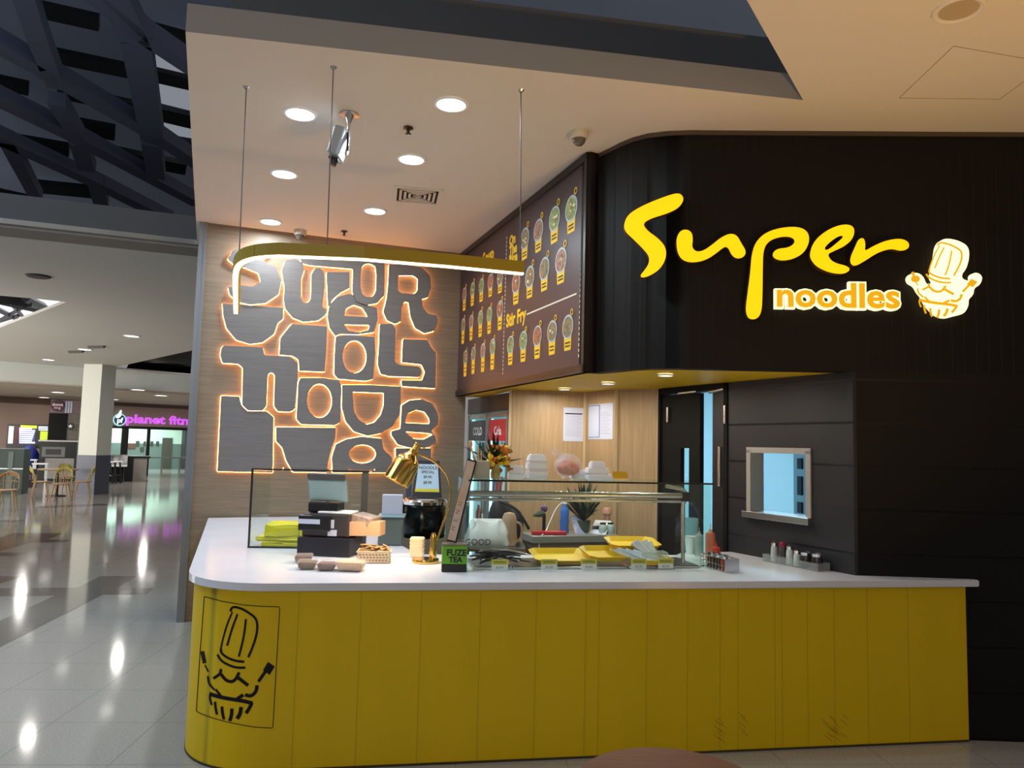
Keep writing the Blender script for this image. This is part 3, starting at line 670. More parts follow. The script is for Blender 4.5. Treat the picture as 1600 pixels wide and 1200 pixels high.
# ------------------------------------------------------------------ menu board
pb = Plane(Bd, Cd, .012)
mb = thing('menu_board', 'large dark wall menu board with bowls of food above the counter', 'menu board')
Mb = pb.M()
bm = nb(); box(bm, 0, pb.L, S, H - .01, -.05, .0, Mb); obj('panel', bm, mat('menu_panel', (58, 48, 56), .38, noise=.15, nscale=2), mb)
for a_ in ((0, pb.L, S, S + .055), (0, pb.L, H - .06, H - .008), (0, .05, S, H - .01), (pb.L - .035, pb.L, S, H - .01)):
    bm = nb(); box(bm, *a_, -.05, .02, Mb); obj('frame_rail', bm, BLK, mb)
ITEMS = [((820.3, 373), 405, .1), ((841.7, 360), 393, .1), ((866.7, 342), 379, .105), ((893, 326), 363, .105),
         ((806.7, 442), 475, .1), ((828, 433), 465, .1), ((851, 420), 454, .1), ((876.7, 407), 442.5, .105),
         ((798, 539), 570, .085), ((818, 532.5), 565, .088), ((840, 525), 560, .09), ((863, 518), 554, .092), ((887.5, 511), 547.5, .095),
         ((726, 460), 485, .078), ((738.7, 452), 477.5, .078), ((752.5, 446.7), 471, .08), ((766.7, 440), 463, .08), ((781.7, 433.5), 457.5, .082),
         ((724, 508), 536.7, .075), ((736.7, 502.5), 531.7, .075), ((751, 496.7), 526, .08), ((765, 491.7), 521, .08), ((781.7, 483), 515, .085),
         ((727.5, 558), 588, .075), ((740, 553), 584, .075), ((755, 548), 581, .078), ((770, 541.7), 577.5, .08)]
FOOD = [mat('food_a', (160, 130, 90), .6, rgb2=(84, 92, 66), noise=.1, nscale=30), mat('food_b', (190, 120, 70), .6, rgb2=(120, 60, 50), noise=.1, nscale=30),
        mat('food_c', (160, 176, 96), .6, rgb2=(84, 104, 70), noise=.1, nscale=30), mat('food_d', (130, 60, 60), .6, rgb2=(170, 150, 120), noise=.1, nscale=30)]
RIM = mat('bowl_rim', (170, 190, 196), .4); INK = mat('menu_ink', (60, 44, 10), .6); MY = mat('menu_yellow', (232, 190, 30), .5); CRE = mat('menu_cream', (220, 214, 190), .6)
bm = nb(); MM = [RIM] + FOOD + [MY, INK, CRE]
for k, ((cx, cy), yb_, r) in enumerate(ITEMS):
    u, v_ = pb.uv(cx, cy); vb = pb.uv(cx, yb_)[1]; hw = r * .72
    curve_mesh(bm, [[(u - hw, v_ - r * .3), (u + hw, v_ - r * .3), (u + hw * .8, vb), (u - hw * .8, vb)]], .001, Mb @ Matrix.Translation((0, 0, .0005)), 5)
    curve_mesh(bm, [ell(u, v_, r, r * .95, 24)], .001, Mb @ Matrix.Translation((0, 0, .002)), 0)
    curve_mesh(bm, [ell(u, v_, r * .86, r * .8, 24)], .001, Mb @ Matrix.Translation((0, 0, .0035)), 1 + (k * 7 + k // 3) % 4)
    rr = random.Random(k)
    for j in range(7):
        a = rr.uniform(0, 6.28); q = rr.uniform(0, .6) * r
        curve_mesh(bm, [ell(u + q * math.cos(a), v_ + q * math.sin(a), r * rr.uniform(.1, .24), r * rr.uniform(.08, .15), 8)], .001, Mb @ Matrix.Translation((0, 0, .005)), rr.choice((1, 2, 3, 4, 7)))
    curve_mesh(bm, [ell(u + r * .75, v_ + r * 1.05, r * .26, r * .26, 14), ell(u + r * .75, v_ + r * 1.05, r * .17, r * .17, 14)], .001, Mb @ Matrix.Translation((0, 0, .005)), 5)
    for q in (.36, .62):
        vv = v_ - r * .8 + (vb - v_ + r * .8) * q
        curve_mesh(bm, [[(u - hw * .6, vv), (u + hw * .6, vv), (u + hw * .6, vv - r * .12), (u - hw * .6, vv - r * .12)]], .001, Mb @ Matrix.Translation((0, 0, .002)), 6)
for s_, px, py, sz in (('On', 801, 375, .12), ('The', 802, 390, .12), ('Rice', 802, 404, .12), ('Stir Fry', 806, 497, .16), ('Soup', 763, 401, .17)):
    u, v_ = pb.uv(px, py); text_mesh(bm, s_, sz, .001, pb.M(u, v_, .001), 5, off=.006)
for x0, y0, x1, y1 in ((911.5, 275, 904, 562), (792, 370, 785.5, 588), (715, 470, 712.5, 612)):
    (ua_, va_), (ub_, vb_) = pb.uv(x0, y0), pb.uv(x1, y1)
    for k in range(34):
        t = k / 34; v0_ = va_ + (vb_ - va_) * t; uu = ua_ + (ub_ - ua_) * t
        box(bm, uu - .006, uu + .006, v0_ - .022, v0_, .0005, .0015, Mb, 7)
(ua_, va_), (ub_, vb_) = pb.uv(823, 491), pb.uv(901, 458); box(bm, ua_, ub_, va_ - .008, va_ + .004, .0005, .0015, Mb, 7)
obj('menu_print', bm, MM, mb)

# ------------------------------------------------------------------ ceiling fittings
def downlight(name, p, r, label, group, em=DISC, energy=0, trim=WHITE):
    o = thing(name, label, 'ceiling light', p, 0, group)
    bm = nb(); lathe(bm, [(r * .8, -.001), (r * .86, -.012), (r, -.01), (r * 1.02, 0)], 28); obj('trim_ring', bm, trim, o, True)
    bm = nb(); lathe(bm, [(0, -.004), (r * .82, -.004), (r * .82, -.001)], 28); obj('diffuser', bm, em, o)
    if energy:
        area('lamp_glow', (p[0], p[1], p[2] - .03), (p[0], p[1], 0), r * 1.4, energy, (.84, .94, 1))
    return o
DL = [((469, 177), 'left of the camera bracket nearest the void'), ((705, 162), 'nearest the ceiling front edge at centre'), ((444, 271), 'second in the left row'),
      ((643, 248), 'left of the air vent opening'), ((586, 329), 'farthest of the right row beyond the air vent'), ((423, 346), 'closest to the oak wall above the S letter')]
for (x, y), t in DL:
    downlight('downlight', at(x, y, H), .105, 'round cool white ceiling downlight, ' + t, 'cool white downlights over the counter', DISC, 16)
for (x, y), t in (((882, 607), 'leftmost'), ((950, 598), 'middle'), ((1040, 585), 'rightmost')):
    p = at(x, y, S)
    downlight('soffit_downlight', p, .055, 'small round light in the yellow soffit, ' + t + ' of three', 'small lights in the yellow soffit', DISCW)
    area('soffit_lamp', (p.x, p.y, p.z - .03), (p.x, p.y, 0), .09, 6.5, (1, .93, .8))
for k, (x, y) in enumerate(((206, 525), (133, 546), (76, 562), (32, 574), (88, 598))):
    downlight('mall_downlight', at(x, y, H), .16, 'small white light in the mall ceiling, ' + ('nearest the shop', 'second from the shop', 'third from the shop', 'fourth from the shop', 'farthest from the shop')[k] + ' in its row', 'mall ceiling lights', DISCW)
for k, (x, y) in enumerate(((91, 613), (69, 621), (216, 609), (252, 618), (177, 624))):
    downlight('mall_downlight', at(x, y, H - .62), .24, 'small round light in the low far ceiling ' + ('above the round cafe sign', 'left of the round cafe sign', 'above the gym sign logo side', 'above the end of the gym sign', 'beside the white column')[k], 'lights in the low far ceiling', DISCW)
# vent
p = at(652, 305, H); rz = math.radians(10)
vt = thing('air_vent', 'square white ceiling air vent with black louvres', 'vent', p, rz)
bm = nb()
for a_ in ((-.2, .2, -.2, -.17), (-.2, .2, .17, .2), (-.2, -.17, -.17, .17), (.17, .2, -.17, .17)): box(bm, a_[0], a_[1], a_[2], a_[3], -.012, 0)
obj('frame', bm, CEIL, vt)
bm = nb(); box(bm, -.17, .17, -.17, .17, -.003, 0); obj('backing', bm, BLKM, vt)
for k in range(4):
    r0 = .15 - k * .038
    bm = nb()
    for a_ in ((-r0, r0, -r0, -r0 + .02), (-r0, r0, r0 - .02, r0), (-r0, -r0 + .02, -r0, r0), (r0 - .02, r0, -r0, r0)): box(bm, a_[0], a_[1], a_[2], a_[3], -.012, -.004)
    obj('louvre', bm, CEIL, vt)
# sprinklers / detectors
def sprinkler(px, py, label):
    p = at(px, py, H); o = thing('sprinkler_head', label, 'sprinkler', p)
    bm = nb(); lathe(bm, [(0, 0), (.03, 0), (.034, -.008), (.012, -.012), (.01, -.04), (.022, -.045), (0, -.05)], 14); obj('body', bm, mat('dark_bronze', (60, 44, 34), .4, .6), o, True)
sprinkler(638, 199, 'dark sprinkler head between the box camera and the centre downlight')
sprinkler(538, 361, 'dark sprinkler head close to the oak wall by the dome camera')
def dome(px, py, r, label):
    p = at(px, py, H); o = thing('dome_camera', label, 'security camera', p)
    bm = nb(); lathe(bm, [(r, 0), (r * 1.02, -r * .5), (r * .9, -r * .8), (r * .75, -r * .85)], 24); obj('housing', bm, mat('camera_white', (196, 186, 172), .4), o, True)
    bm = nb(); lathe(bm, [(r * .75, -r * .83), (r * .66, -r * 1.2), (r * .4, -r * 1.5), (0, -r * 1.62)], 24); obj('dome_lens', bm, mat('smoky_dome', (96, 88, 82), .15), o, True)
dome(905, 206, .06, 'beige dome camera on the ceiling beside the menu board')
dome(469, 360, .06, 'white dome camera near the oak wall above the pendant')
p = at(546, 178, H); bc = thing('box_camera', 'silver box camera hanging from a ceiling bracket', 'security camera', p)
bm = nb(); lathe(bm, [(0, 0), (.06, 0), (.062, -.008), (.03, -.014), (.016, -.05), (.012, -.06)], 20); obj('ceiling_flange', bm, STEEL, bc, True)
bm = nb(); tube(bm, [(0, 0, -.05), (0, 0, -.2), (-.01, 0, -.27)], .011, 10); obj('drop_rod', bm, STEEL, bc, True)
bm = nb(); Mx = Tr(-.055, -.01, -.2) @ Matrix.Rotation(math.radians(14), 4, 'Y'); box(bm, -.034, .034, -.09, .09, -.1, .085, Mx, bev=.01); obj('camera_body', bm, mat('camera_silver', (150, 160, 172), .35, .4), bc)
bm = nb(); lathe(bm, [(0, -.15), (.022, -.15), (.026, -.1), (0, -.1)], 16, Mx); box(bm, -.03, .03, -.03, .03, -.115, -.1, Mx); obj('lens', bm, BLK, bc)
bm = nb(); tube(bm, [(-.07, 0, -.105), (-.03, -.01, -.1), (.0, -.02, -.14), (.005, -.02, -.25)], .006, 8); obj('cable', bm, BLK, bc, True)
# speaker, hatch in right ceiling, smoke plate
p = at(1498, 15, H); o = thing('ceiling_speaker', 'round white speaker grille in the warm ceiling at right', 'speaker', p)
bm = nb(); lathe(bm, [(.085, -.004), (.1, -.012), (.112, -.008), (.114, 0)], 32); obj('rim', bm, CEIL, o, True)
bm = nb(); lathe(bm, [(0, -.003), (.086, -.004)], 32); obj('grille', bm, mat('grille_beige', (176, 158, 134), .7), o)
hp = [at(x, y, H) for x, y in ((1405, 153), (1562, 155), (1640, 98), (1490, 72))]
bm = nb()
for a, b_ in zip(hp, hp[1:] + hp[:1]): tube(bm, [a, b_], .0022, 4)
tag(obj('access_hatch', bm, mat('hatch_line', (140, 112, 80), .8)), 'thin outlined access hatch in the ceiling right of the sign', 'hatch')
p = at(60, 431, H); bm = nb(); lathe(bm, [(0, -.02), (.13, -.02), (.15, -.006), (.15, 0)], 24, Matrix.Translation(p)); tag(obj('ceiling_plate', bm, UPS), 'dim round cover plate in the mall ceiling at upper left', 'cover plate')
bm = nb()
for a_, b_ in (((108, 549), (130, 548.5)), ((139, 541.5), (163, 541))):
    tube(bm, [at(*a_, H - .01), at(*b_, H - .01)], .05, 4)
tag(obj('slot_vent', bm, mat('slot_grey', (84, 82, 78), .8)), 'pair of dark slot vents beside a mall ceiling light', 'vent')

# ------------------------------------------------------------------ pendant
path = [at(x, y, 2.73) for x, y in ((367, 489), (366, 450), (366, 428), (368, 418), (376, 409), (392, 403), (412, 400), (437, 399), (569, 404.5), (700, 415.5), (818, 427))]
p2 = [(p.x, p.y) for p in path]
p2 = [p2[0]] + chaikin(p2[1:8], 2, False) + p2[8:]
pn = thing('pendant_light', 'long curved mustard pendant light on thin wires over the counter', 'pendant light')
def band(bm, pts, wd_, z0, z1):
    outp = inset(pts, wd_)
    for i in range(len(pts) - 1): prism(bm, [pts[i], pts[i + 1], outp[i + 1], outp[i]], z0, z1)
    bmesh.ops.remove_doubles(bm, verts=bm.verts, dist=.0004)
bm = nb(); band(bm, inset(p2, -.012), .05, 2.732, 2.80); obj('housing', bm, mat('mustard_metal', (150, 128, 14), .45), pn, True)
bm = nb(); band(bm, inset(p2, -.008), .03, 2.722, 2.7315); obj('led_strip', bm, LED, pn)
for (x, y), (bx, by) in (((385, 136), (374, 392)), ((521, 105), (511, 388)), ((814, 141), (812, 412))):
    t = at(x, y, H); k = min(p2, key=lambda q: abs(ray(bx, by).x / ray(bx, by).y - q[0] / q[1])) if bx != 812 else p2[-1]
    e = at(bx, by, 2.8)
    if bx == 812: e = V((p2[-1][0] - .02, p2[-1][1] + .02, 2.8))
    bm = nb(); tube(bm, [t, e], .0035, 6); obj('suspension_wire', bm, mat('wire_grey', (84, 80, 78), .5), pn)
    bm = nb(); lathe(bm, [(0, -.012), (.012, -.01), (.02, 0)], 12, Matrix.Translation(t)); obj('wire_anchor', bm, STEEL, pn)

# ------------------------------------------------------------------ glass case by the register
c1 = thing('glass_case', 'black edged glass display case at the left of the counter', 'display case')
p1 = V((-1.79, 5.29, 0)); pe = at(576, 737, 1.5); pc1 = Plane(p1, (pe.x, pe.y)); Mc = pc1.M(); L1 = pc1.L; z1 = 1.5
bm = nb(); box(bm, 0, L1, CT + .001, z1, -.006, 0, Mc); obj('front_pane', bm, GLS, c1)
bm = nb(); box(bm, 0, .006, CT + .001, z1, -.5, -.006, Mc); obj('side_pane', bm, GLS, c1)
bm = nb(); box(bm, 0, L1, z1 - .006, z1, -.5, 0, Mc); obj('top_pane', bm, GLS, c1)
for a_ in ((-.006, .006, CT, z1 + .004, -.006, .006), (-.006, L1 + .004, z1 - .004, z1 + .006, -.006, .006), (-.006, L1, CT, CT + .012, -.004, .006)):
    bm = nb(); box(bm, *a_, Mc); obj('edge_strip', bm, BLK, c1)
bm = nb(); box(bm, L1 - .045, L1, CT, z1, -.02, .002, Mc); obj('end_post', bm, mat('post_grey', (96, 94, 84), .4), c1)
YB2 = mat('yellow_film', (226, 214, 20), .3)
for k, (u, v_, w_, h_, d_, r_) in enumerate(((.06, 0, .42, .035, .3, 4), (.03, .036, .44, .03, .3, -3), (.08, .067, .24, .085, .26, 3), (.33, .067, .24, .08, .26, -5))):
    bm = nb(); Mq = Mc @ Matrix.Translation((u + w_ / 2, CT + .003 + v_, -.06 - d_ / 2)) @ Matrix.Rotation(math.radians(r_), 4, 'Y')
    box(bm, -w_ / 2, w_ / 2, 0, h_, -d_ / 2, d_ / 2, Mq, bev=.012)
    bmesh.ops.subdivide_edges(bm, edges=bm.edges[:], cuts=2, use_grid_fill=True)
    for vv in bm.verts: vv.co += V([random.uniform(-.004, .004) for _ in range(3)])
    tag(obj('folded_bag', bm, YB2, None, True), ('flat yellow packet at the bottom of the pile in the glass case', 'yellow packet second from the bottom in the glass case', 'puffy yellow packet on top at the left in the glass case', 'puffy yellow packet on top at the right in the glass case')[k], 'packet', 'yellow packets in the glass case')

# ------------------------------------------------------------------ register
def place(px, py, z=CT): return at(px, py, z)
rA = E1 + math.radians(-30)
r0 = place(463, 868); r1 = place(536, 884)
rg = thing('cash_register', 'black cash drawer with receipt printer and card readers stacked on it', 'register', (r0.x, r0.y, CT + .002), math.radians(-8))
bm = nb(); box(bm, 0, .36, 0, .25, 0, .12, bev=.006); obj('cash_drawer', bm, mat('drawer_black', (20, 20, 30), .4), rg)
bm = nb(); box(bm, .02, .34, .02, .26, .122, .27, bev=.01); obj('printer_body', bm, mat('printer_brown', (54, 46, 44), .45), rg)
bm = nb()
prism(bm, [(.341, .03), (.341, .26), (.53, .2), (.53, .08)], .135, .225); obj('printer_tray', bm, mat('tray_tan', (190, 150, 116), .5), rg)
bm = nb(); box(bm, .0, .22, .0, .2, .16, .26, bev=.008); obj('card_reader', bm, BLK, rg)
for a_ in ((.005, .15, .205, .235), (.15, .24, .18, .235), (.2, .26, .09 + .04, .17)):
    bm = nb(); box(bm, a_[0], a_[1], -.004 if a_[1] < .2 else .014, .001 if a_[1] < .2 else .019, a_[2], a_[3]); obj('sticker', bm, PAPER, rg)
bm = nb(); box(bm, .04, .24, .06, .22, .275, .34, Matrix.Rotation(.05, 4, 'Z'), bev=.01); obj('keypad', bm, BLK, rg)
bm = nb(); box(bm, .12, .34, .03, .2, .272, .285, bev=.004); obj('paper_roll_cover', bm, WHITE, rg)
bm = nb(); box(bm, .26, .4, .1, .3, .285, .33, Matrix.Rotation(-.1, 4, 'Z') @ Matrix.Rotation(.2, 4, 'Y')); obj('receipt_spike', bm, mat('receipts', (170, 150, 140), .7, noise=.4, nscale=40), rg)
# tablet wrapped in film
tb = thing('tablet_screen', 'tilted tablet wrapped in clear film above the register', 'tablet', (r0.x + .04, r0.y + .1, CT + .345), math.radians(-8))
bm = nb(); Mt = Matrix.Rotation(math.radians(16), 4, 'X'); box(bm, 0, .27, 0, .016, 0, .15, Mt, bev=.01); obj('screen', bm, mat('tablet_glow', (150, 176, 176), .3), tb)
bm = nb(); box(bm, .0, .26, -.005, .02, .15, .195, Mt, bev=.01); obj('bezel', bm, mat('bezel_grey', (80, 78, 76), .4), tb)
bm = nb(); tube(bm, [(.12, .01, -.025), (.12, .03, 0), (.12, .02, .05)], .012, 8); obj('stand', bm, BLK, tb, True)
# food trays with packaged noodles
TRC = plastic_film('clear_tub', (238, 226, 210), .22, .15)
fd = [mat('noodle_brown', (120, 84, 50), .7, noise=.5, nscale=60), mat('noodle_red', (112, 60, 60), .7, noise=.5, nscale=60), mat('rice_pink', (226, 186, 150), .7, noise=.15, nscale=60)]
def frus(bm, w0, d0, w1, d1_, z0, z1_, M=None):
    a = [V((sx * w0 / 2, sy * d0 / 2, z0)) for sx, sy in ((-1, -1), (1, -1), (1, 1), (-1, 1))]; b_ = [V((sx * w1 / 2, sy * d1_ / 2, z1_)) for sx, sy in ((-1, -1), (1, -1), (1, 1), (-1, 1))]
    a = [bm.verts.new(M @ p if M else p) for p in a]; b_ = [bm.verts.new(M @ p if M else p) for p in b_]
    bm.faces.new(a[::-1]); bm.faces.new(b_)
    for i in range(4): bm.faces.new((a[i], a[(i + 1) % 4], b_[(i + 1) % 4], b_[i]))
    bmesh.ops.bevel(bm, geom=bm.edges[:], offset=min(w0, d0, z1_ - z0) * .15, segments=2, affect='EDGES')
    return bm
for k, (px, py, rz, fi, t) in enumerate(((470, 881, .2, 1, 'half hidden at the back left'), (476, 891, .1, 0, 'front left'), (507, 893, .05, 1, 'front middle'), (545, 894, -.05, 2, 'front right, pale contents'))):
    p = place(px, py); o = thing('takeaway_tub', 'clear takeaway tub of food beside the register, ' + t, 'food tub', (p.x, p.y + .06, CT + .001), rz, 'takeaway tubs by the register')
    sc_ = (.7, .68, .68, 1.05)[k]
    bm = nb(); frus(bm, .12 * sc_, .09, .15 * sc_, .12, .004, .04 if k < 3 else .05); obj('food', bm, fd[fi], o)
    bm = nb(); frus(bm, .13 * sc_, .1, .17 * sc_, .135, 0, .048 if k < 3 else .058); obj('tub', bm, TRC, o)
# basket
p = place(582, 880); bk = thing('plastic_basket', 'cream perforated basket heaped with brown sauce packets', 'basket', (p.x, p.y + .05, CT + .001), .12)
bm = nb(); bw, bd_, bh = .2, .13, .075
for a_ in ((-bw / 2, bw / 2, -bd_ / 2, -bd_ / 2 + .003), (-bw / 2, bw / 2, bd_ / 2 - .003, bd_ / 2), (-bw / 2, -bw / 2 + .003, -bd_ / 2, bd_ / 2), (bw / 2 - .003, bw / 2, -bd_ / 2, bd_ / 2)): box(bm, *a_, 0, bh)
box(bm, -bw / 2, bw / 2, -bd_ / 2, bd_ / 2, 0, .003); box(bm, -bw / 2 - .006, bw / 2 + .006, -bd_ / 2 - .006, -bd_ / 2, bh - .01, bh); box(bm, bw / 2, bw / 2 + .006, -bd_ / 2, bd_ / 2, bh - .01, bh)
obj('shell', bm, CREAM, bk)
bm = nb()
for r_ in range(3):
    for c_ in range(9): box(bm, -.088 + c_ * .02 + (r_ % 2) * .006, -.078 + c_ * .02 + (r_ % 2) * .006, -bd_ / 2 - .001, -bd_ / 2, .015 + r_ * .017, .022 + r_ * .017)
    for c_ in range(5): box(bm, bw / 2, bw / 2 + .001, -.055 + c_ * .022, -.045 + c_ * .022, .015 + r_ * .017, .022 + r_ * .017)
obj('hole_pattern', bm, mat('hole_shadow', (150, 110, 76), .8), bk)
bm = nb()
for k in range(26):
    Mq = Matrix.Translation((random.uniform(-.075, .075), random.uniform(-.045, .045), bh - .004 + random.uniform(0, .02) + (.012 if k > 14 else 0))) @ Matrix.Rotation(random.uniform(0, 3), 4, 'Z') @ Matrix.Rotation(random.uniform(-.4, .4), 4, 'X')
    box(bm, -.025, .025, -.016, .016, -.003, .003, Mq, bev=.002)
sp_ = obj('sauce_packets', bm, mat('packet_brown', (176, 130, 70), .5, noise=.4, nscale=30)); sp_.location = bk.location; tag(sp_, 'heap of brown sauce packets in the cream basket', 'sauce packets', None, 'stuff')
# napkin block and white container
p = place(596, 858); dsp = thing('napkin_dispenser', 'grey napkin dispenser with white napkins behind the basket', 'napkin dispenser', (p.x + .02, p.y + .3, CT + .001), .1)
bm = nb(); box(bm, -.09, .09, -.12, .12, 0, .2, bev=.01); obj('holder', bm, mat('teal_grey', (96, 110, 108), .4), dsp)
bm = nb(); box(bm, -.1, .1, -.13, .13, .2, .212, bev=.004); obj('lid', bm, mat('teal_rim', (130, 158, 160), .3), dsp)
bm = nb(); box(bm, -.075, .075, -.02, .04, .212, .36, bev=.004); obj('napkins', bm, PAPER, dsp)
p = place(650, 872); o = thing('cup_stack', 'stack of small cream tubs beside the brass lamp base', 'cups', (p.x, p.y + .04, CT + .001))
for k in range(5): bm = nb(); frus(bm, .075, .075, .095, .095, k * .022, k * .022 + .04); obj('tub', bm, CREAM, o)
p = place(622, 868); bm = nb(); box(bm, -.1, .1, -.06, .06, 0, .003, Matrix.Translation((p.x, p.y, CT + .001)) @ Matrix.Rotation(.3, 4, 'Z')); tag(obj('paper_sheet', bm, mat('pink_sheet', (236, 208, 206), .7)), 'pale pink sheet of paper beside the basket', 'paper')
# urn + sign holder behind
p = place(655, 850); ur = thing('rice_urn', 'black and chrome round warmer standing behind the brass lamp', 'warmer', (p.x - .02, p.y + .45, CT + .001))
bm = nb(); lathe(bm, [(0, 0), (.17, 0), (.175, .02), (.175, .24), (.165, .255)], 32); obj('body', bm, mat('urn_dark', (40, 44, 46), .15, .9), ur, True)
bm = nb(); lathe(bm, [(.165, .255), (.18, .26), (.185, .285), (.17, .3), (.1, .31), (0, .312)], 32); obj('lid', bm, CHROME, ur, True)
bm = nb(); box(bm, -.2, -.15, -.06, .06, 0, .28, bev=.01); obj('handle', bm, BLK, ur)
sh = thing('sign_holder', 'tilted black table sign with blue price poster behind the lamp', 'sign', (p.x - .0, p.y + .42, CT + .314), .05)
bm = nb(); Ms = Matrix.Rotation(math.radians(-12), 4, 'X')
prism(bm, [(-.12, 0), (.12, 0), (.09, .3), (-.09, .3)], -.006, .006, Ms @ Matrix.Rotation(math.pi / 2, 4, 'X')); obj('board', bm, mat('holder_black', (26, 30, 40), .4), sh)
bm = nb(); prism(bm, [(-.095, .07), (.095, .07), (.078, .27), (-.078, .27)], .006, .008, Ms @ Matrix.Rotation(math.pi / 2, 4, 'X')); prism(bm, [(-.098, .045), (.098, .045), (.095, .07), (-.095, .07)], .006, .008, Ms @ Matrix.Rotation(math.pi / 2, 4, 'X'), 1)
Mtx = Ms @ Matrix.Rotation(math.pi / 2, 4, 'X')
for s_, y_, z_ in (('NOODLE', .24, .036), ('SPECIAL', .205, .03), ('$9.90', .165, .03), ('$8.90', .12, .03)): text_mesh(bm, s_, z_, .0005, Mtx @ Matrix.Translation((0, y_, .0082)), 2, off=.0006)
obj('poster', bm, [mat('poster_blue', (176, 204, 226), .6), TAGY, INK], sh)
bm = nb(); box(bm, -.17, -.13, .02, .1, 0, .27, bev=.004); obj('side_leg', bm, mat('holder_purple', (60, 56, 84), .4), sh)
# ------------------------------------------------------------------ brass heat lamp
pb0 = place(664, 880); lb_ = V((pb0.x, pb0.y + .03, CT + .001))
pL = Plane((lb_.x, lb_.y), (lb_.x + 1, lb_.y + .16))
hl = thing('heat_lamp', 'polished brass heat lamp with a tilted dome over the counter', 'heat lamp')
bm = nb(); lathe(bm, [(0, 0), (.085, 0), (.088, .008), (.084, .022), (.0, .024)], 36, Matrix.Translation(lb_)); obj('base', bm, BRASS, hl, True)
bm = nb(); cpx = pL.w(*pL.uv(682, 845))
lathe(bm, [(0, .0), (.022, .0), (.024, .03), (.02, .13), (.012, .16), (0, .16)], 20, Matrix.Translation((cpx.x - .02, cpx.y, CT + .024))); obj('stem_socket', bm, BRASS, hl, True)
arc = [pL.w(*pL.uv(x, y)) for x, y in ((681, 848), (690, 825), (700, 795), (704, 775), (703, 755), (697, 740), (685, 726), (672, 717), (657, 711), (648, 708))]
arc = [V(p) for p in chaikin([tuple(p) for p in arc], 2, False)]
bm = nb(); tube(bm, arc, .0065, 10); obj('neck', bm, BRASS, hl, True)
hd = pL.w(*pL.uv(648, 703)); mouth = pL.w(*pL.uv(620, 752)) + V((0, -.02, 0)); ax = (mouth - hd).normalized()
Mh_ = Matrix.Translation(hd) @ ax.to_track_quat('Z', 'Y').to_matrix().to_4x4()
hlen = (mouth - hd).length
bm = nb(); prof = [(.0, -.03), (.018, -.03), (.018, 0), (.03, .004), (.032, .03), (.045, .045), (.07, .07), (.082, .1), (.086, hlen), (.09, hlen + .004), (.086, hlen), (.082, hlen - .01), (.078, .1), (.04, .05)]
lathe(bm, prof, 40, Mh_); obj('dome_shade', bm, BRASS, hl, True)
bm = nb()
for k in range(4): lathe(bm, [(.02, -.045 + k * .014), (.026, -.045 + k * .014), (.026, -.038 + k * .014), (.02, -.038 + k * .014)], 20, Mh_)
obj('cooling_fins', bm, BRASS, hl, True)
bm = nb(); lathe(bm, [(0, .06), (.03, .075), (.045, hlen - .03), (.03, hlen - .012), (0, hlen - .006)], 20, Mh_); obj('bulb', bm, mat('bulb_warm', (255, 230, 190), .4, emit=(255, 224, 170), es=14), hl, True)
bp_ = hd + ax * (hlen + .01); spot('heat_lamp_light', bp_, bp_ + ax * .4 + V((-.02, -.05, -.5)), 22, (1, .78, .52), 150, .8, .04)
# ------------------------------------------------------------------ drink stand (green box with leaning board)
p = place(712, 895); ft = thing('tea_stand', 'green tea display box with a narrow leaning menu board', 'display stand', (p.x, p.y + .02, CT + .001), .1)
bm = nb(); box(bm, -.085, .062, 0, .09, 0, .045, bev=.003); obj('base_block', bm, BLK, ft)
bm = nb(); box(bm, -.085, .062, 0, .09, .045, .15, bev=.003); obj('green_box', bm, mat('tea_green', (112, 176, 30), .4, rgb2=(80, 150, 24), noise=.1, nscale=20), ft)
bm = nb(); Mf = Matrix(((1, 0, 0, 0), (0, 0, -1, 0), (0, 1, 0, 0), (0, 0, 0, 1)))
text_mesh(bm, 'FUZE', .05, .001, Matrix.Translation((.0, 0, .11)) @ Mf, off=.002); obj('lettering', bm, PRINT, ft)
bm = nb(); text_mesh(bm, 'TEA', .044, .001, Matrix.Translation((-.005, 0, .07)) @ Mf, off=.002); obj('lettering', bm, PRINT, ft)
bm = nb(); box(bm, -.085, .062, 0, .09, .151, .16); obj('holder_foot', bm, mat('clear_grey', (120, 110, 96), .3), ft)
Mb_ = Matrix.Translation((-.03, .05, .168)) @ Matrix.Rotation(math.radians(12.5), 4, 'Y')
bm = nb(); box(bm, -.03, .03, -.012, .012, 0, .5, Mb_, bev=.002); obj('leaning_board', bm, BLK, ft)
bm = nb(); box(bm, -.028, .02, -.014, -.012, .01, .49, Mb_)
for k, s_ in enumerate('MENU'): text_mesh(bm, s_, .035, .0006, Mb_ @ Matrix.Translation((-.007, -.014, .08 + .05 * k)) @ Matrix.Rotation(math.pi / 2, 4, 'X') @ Matrix.Rotation(math.pi / 2, 4, 'Z'), 1)
obj('board_print', bm, [mat('board_tan', (196, 158, 128), .5, rgb2=(206, 190, 178), noise=.1, nscale=8), mat('faded_ink', (120, 106, 108), .6)], ft)

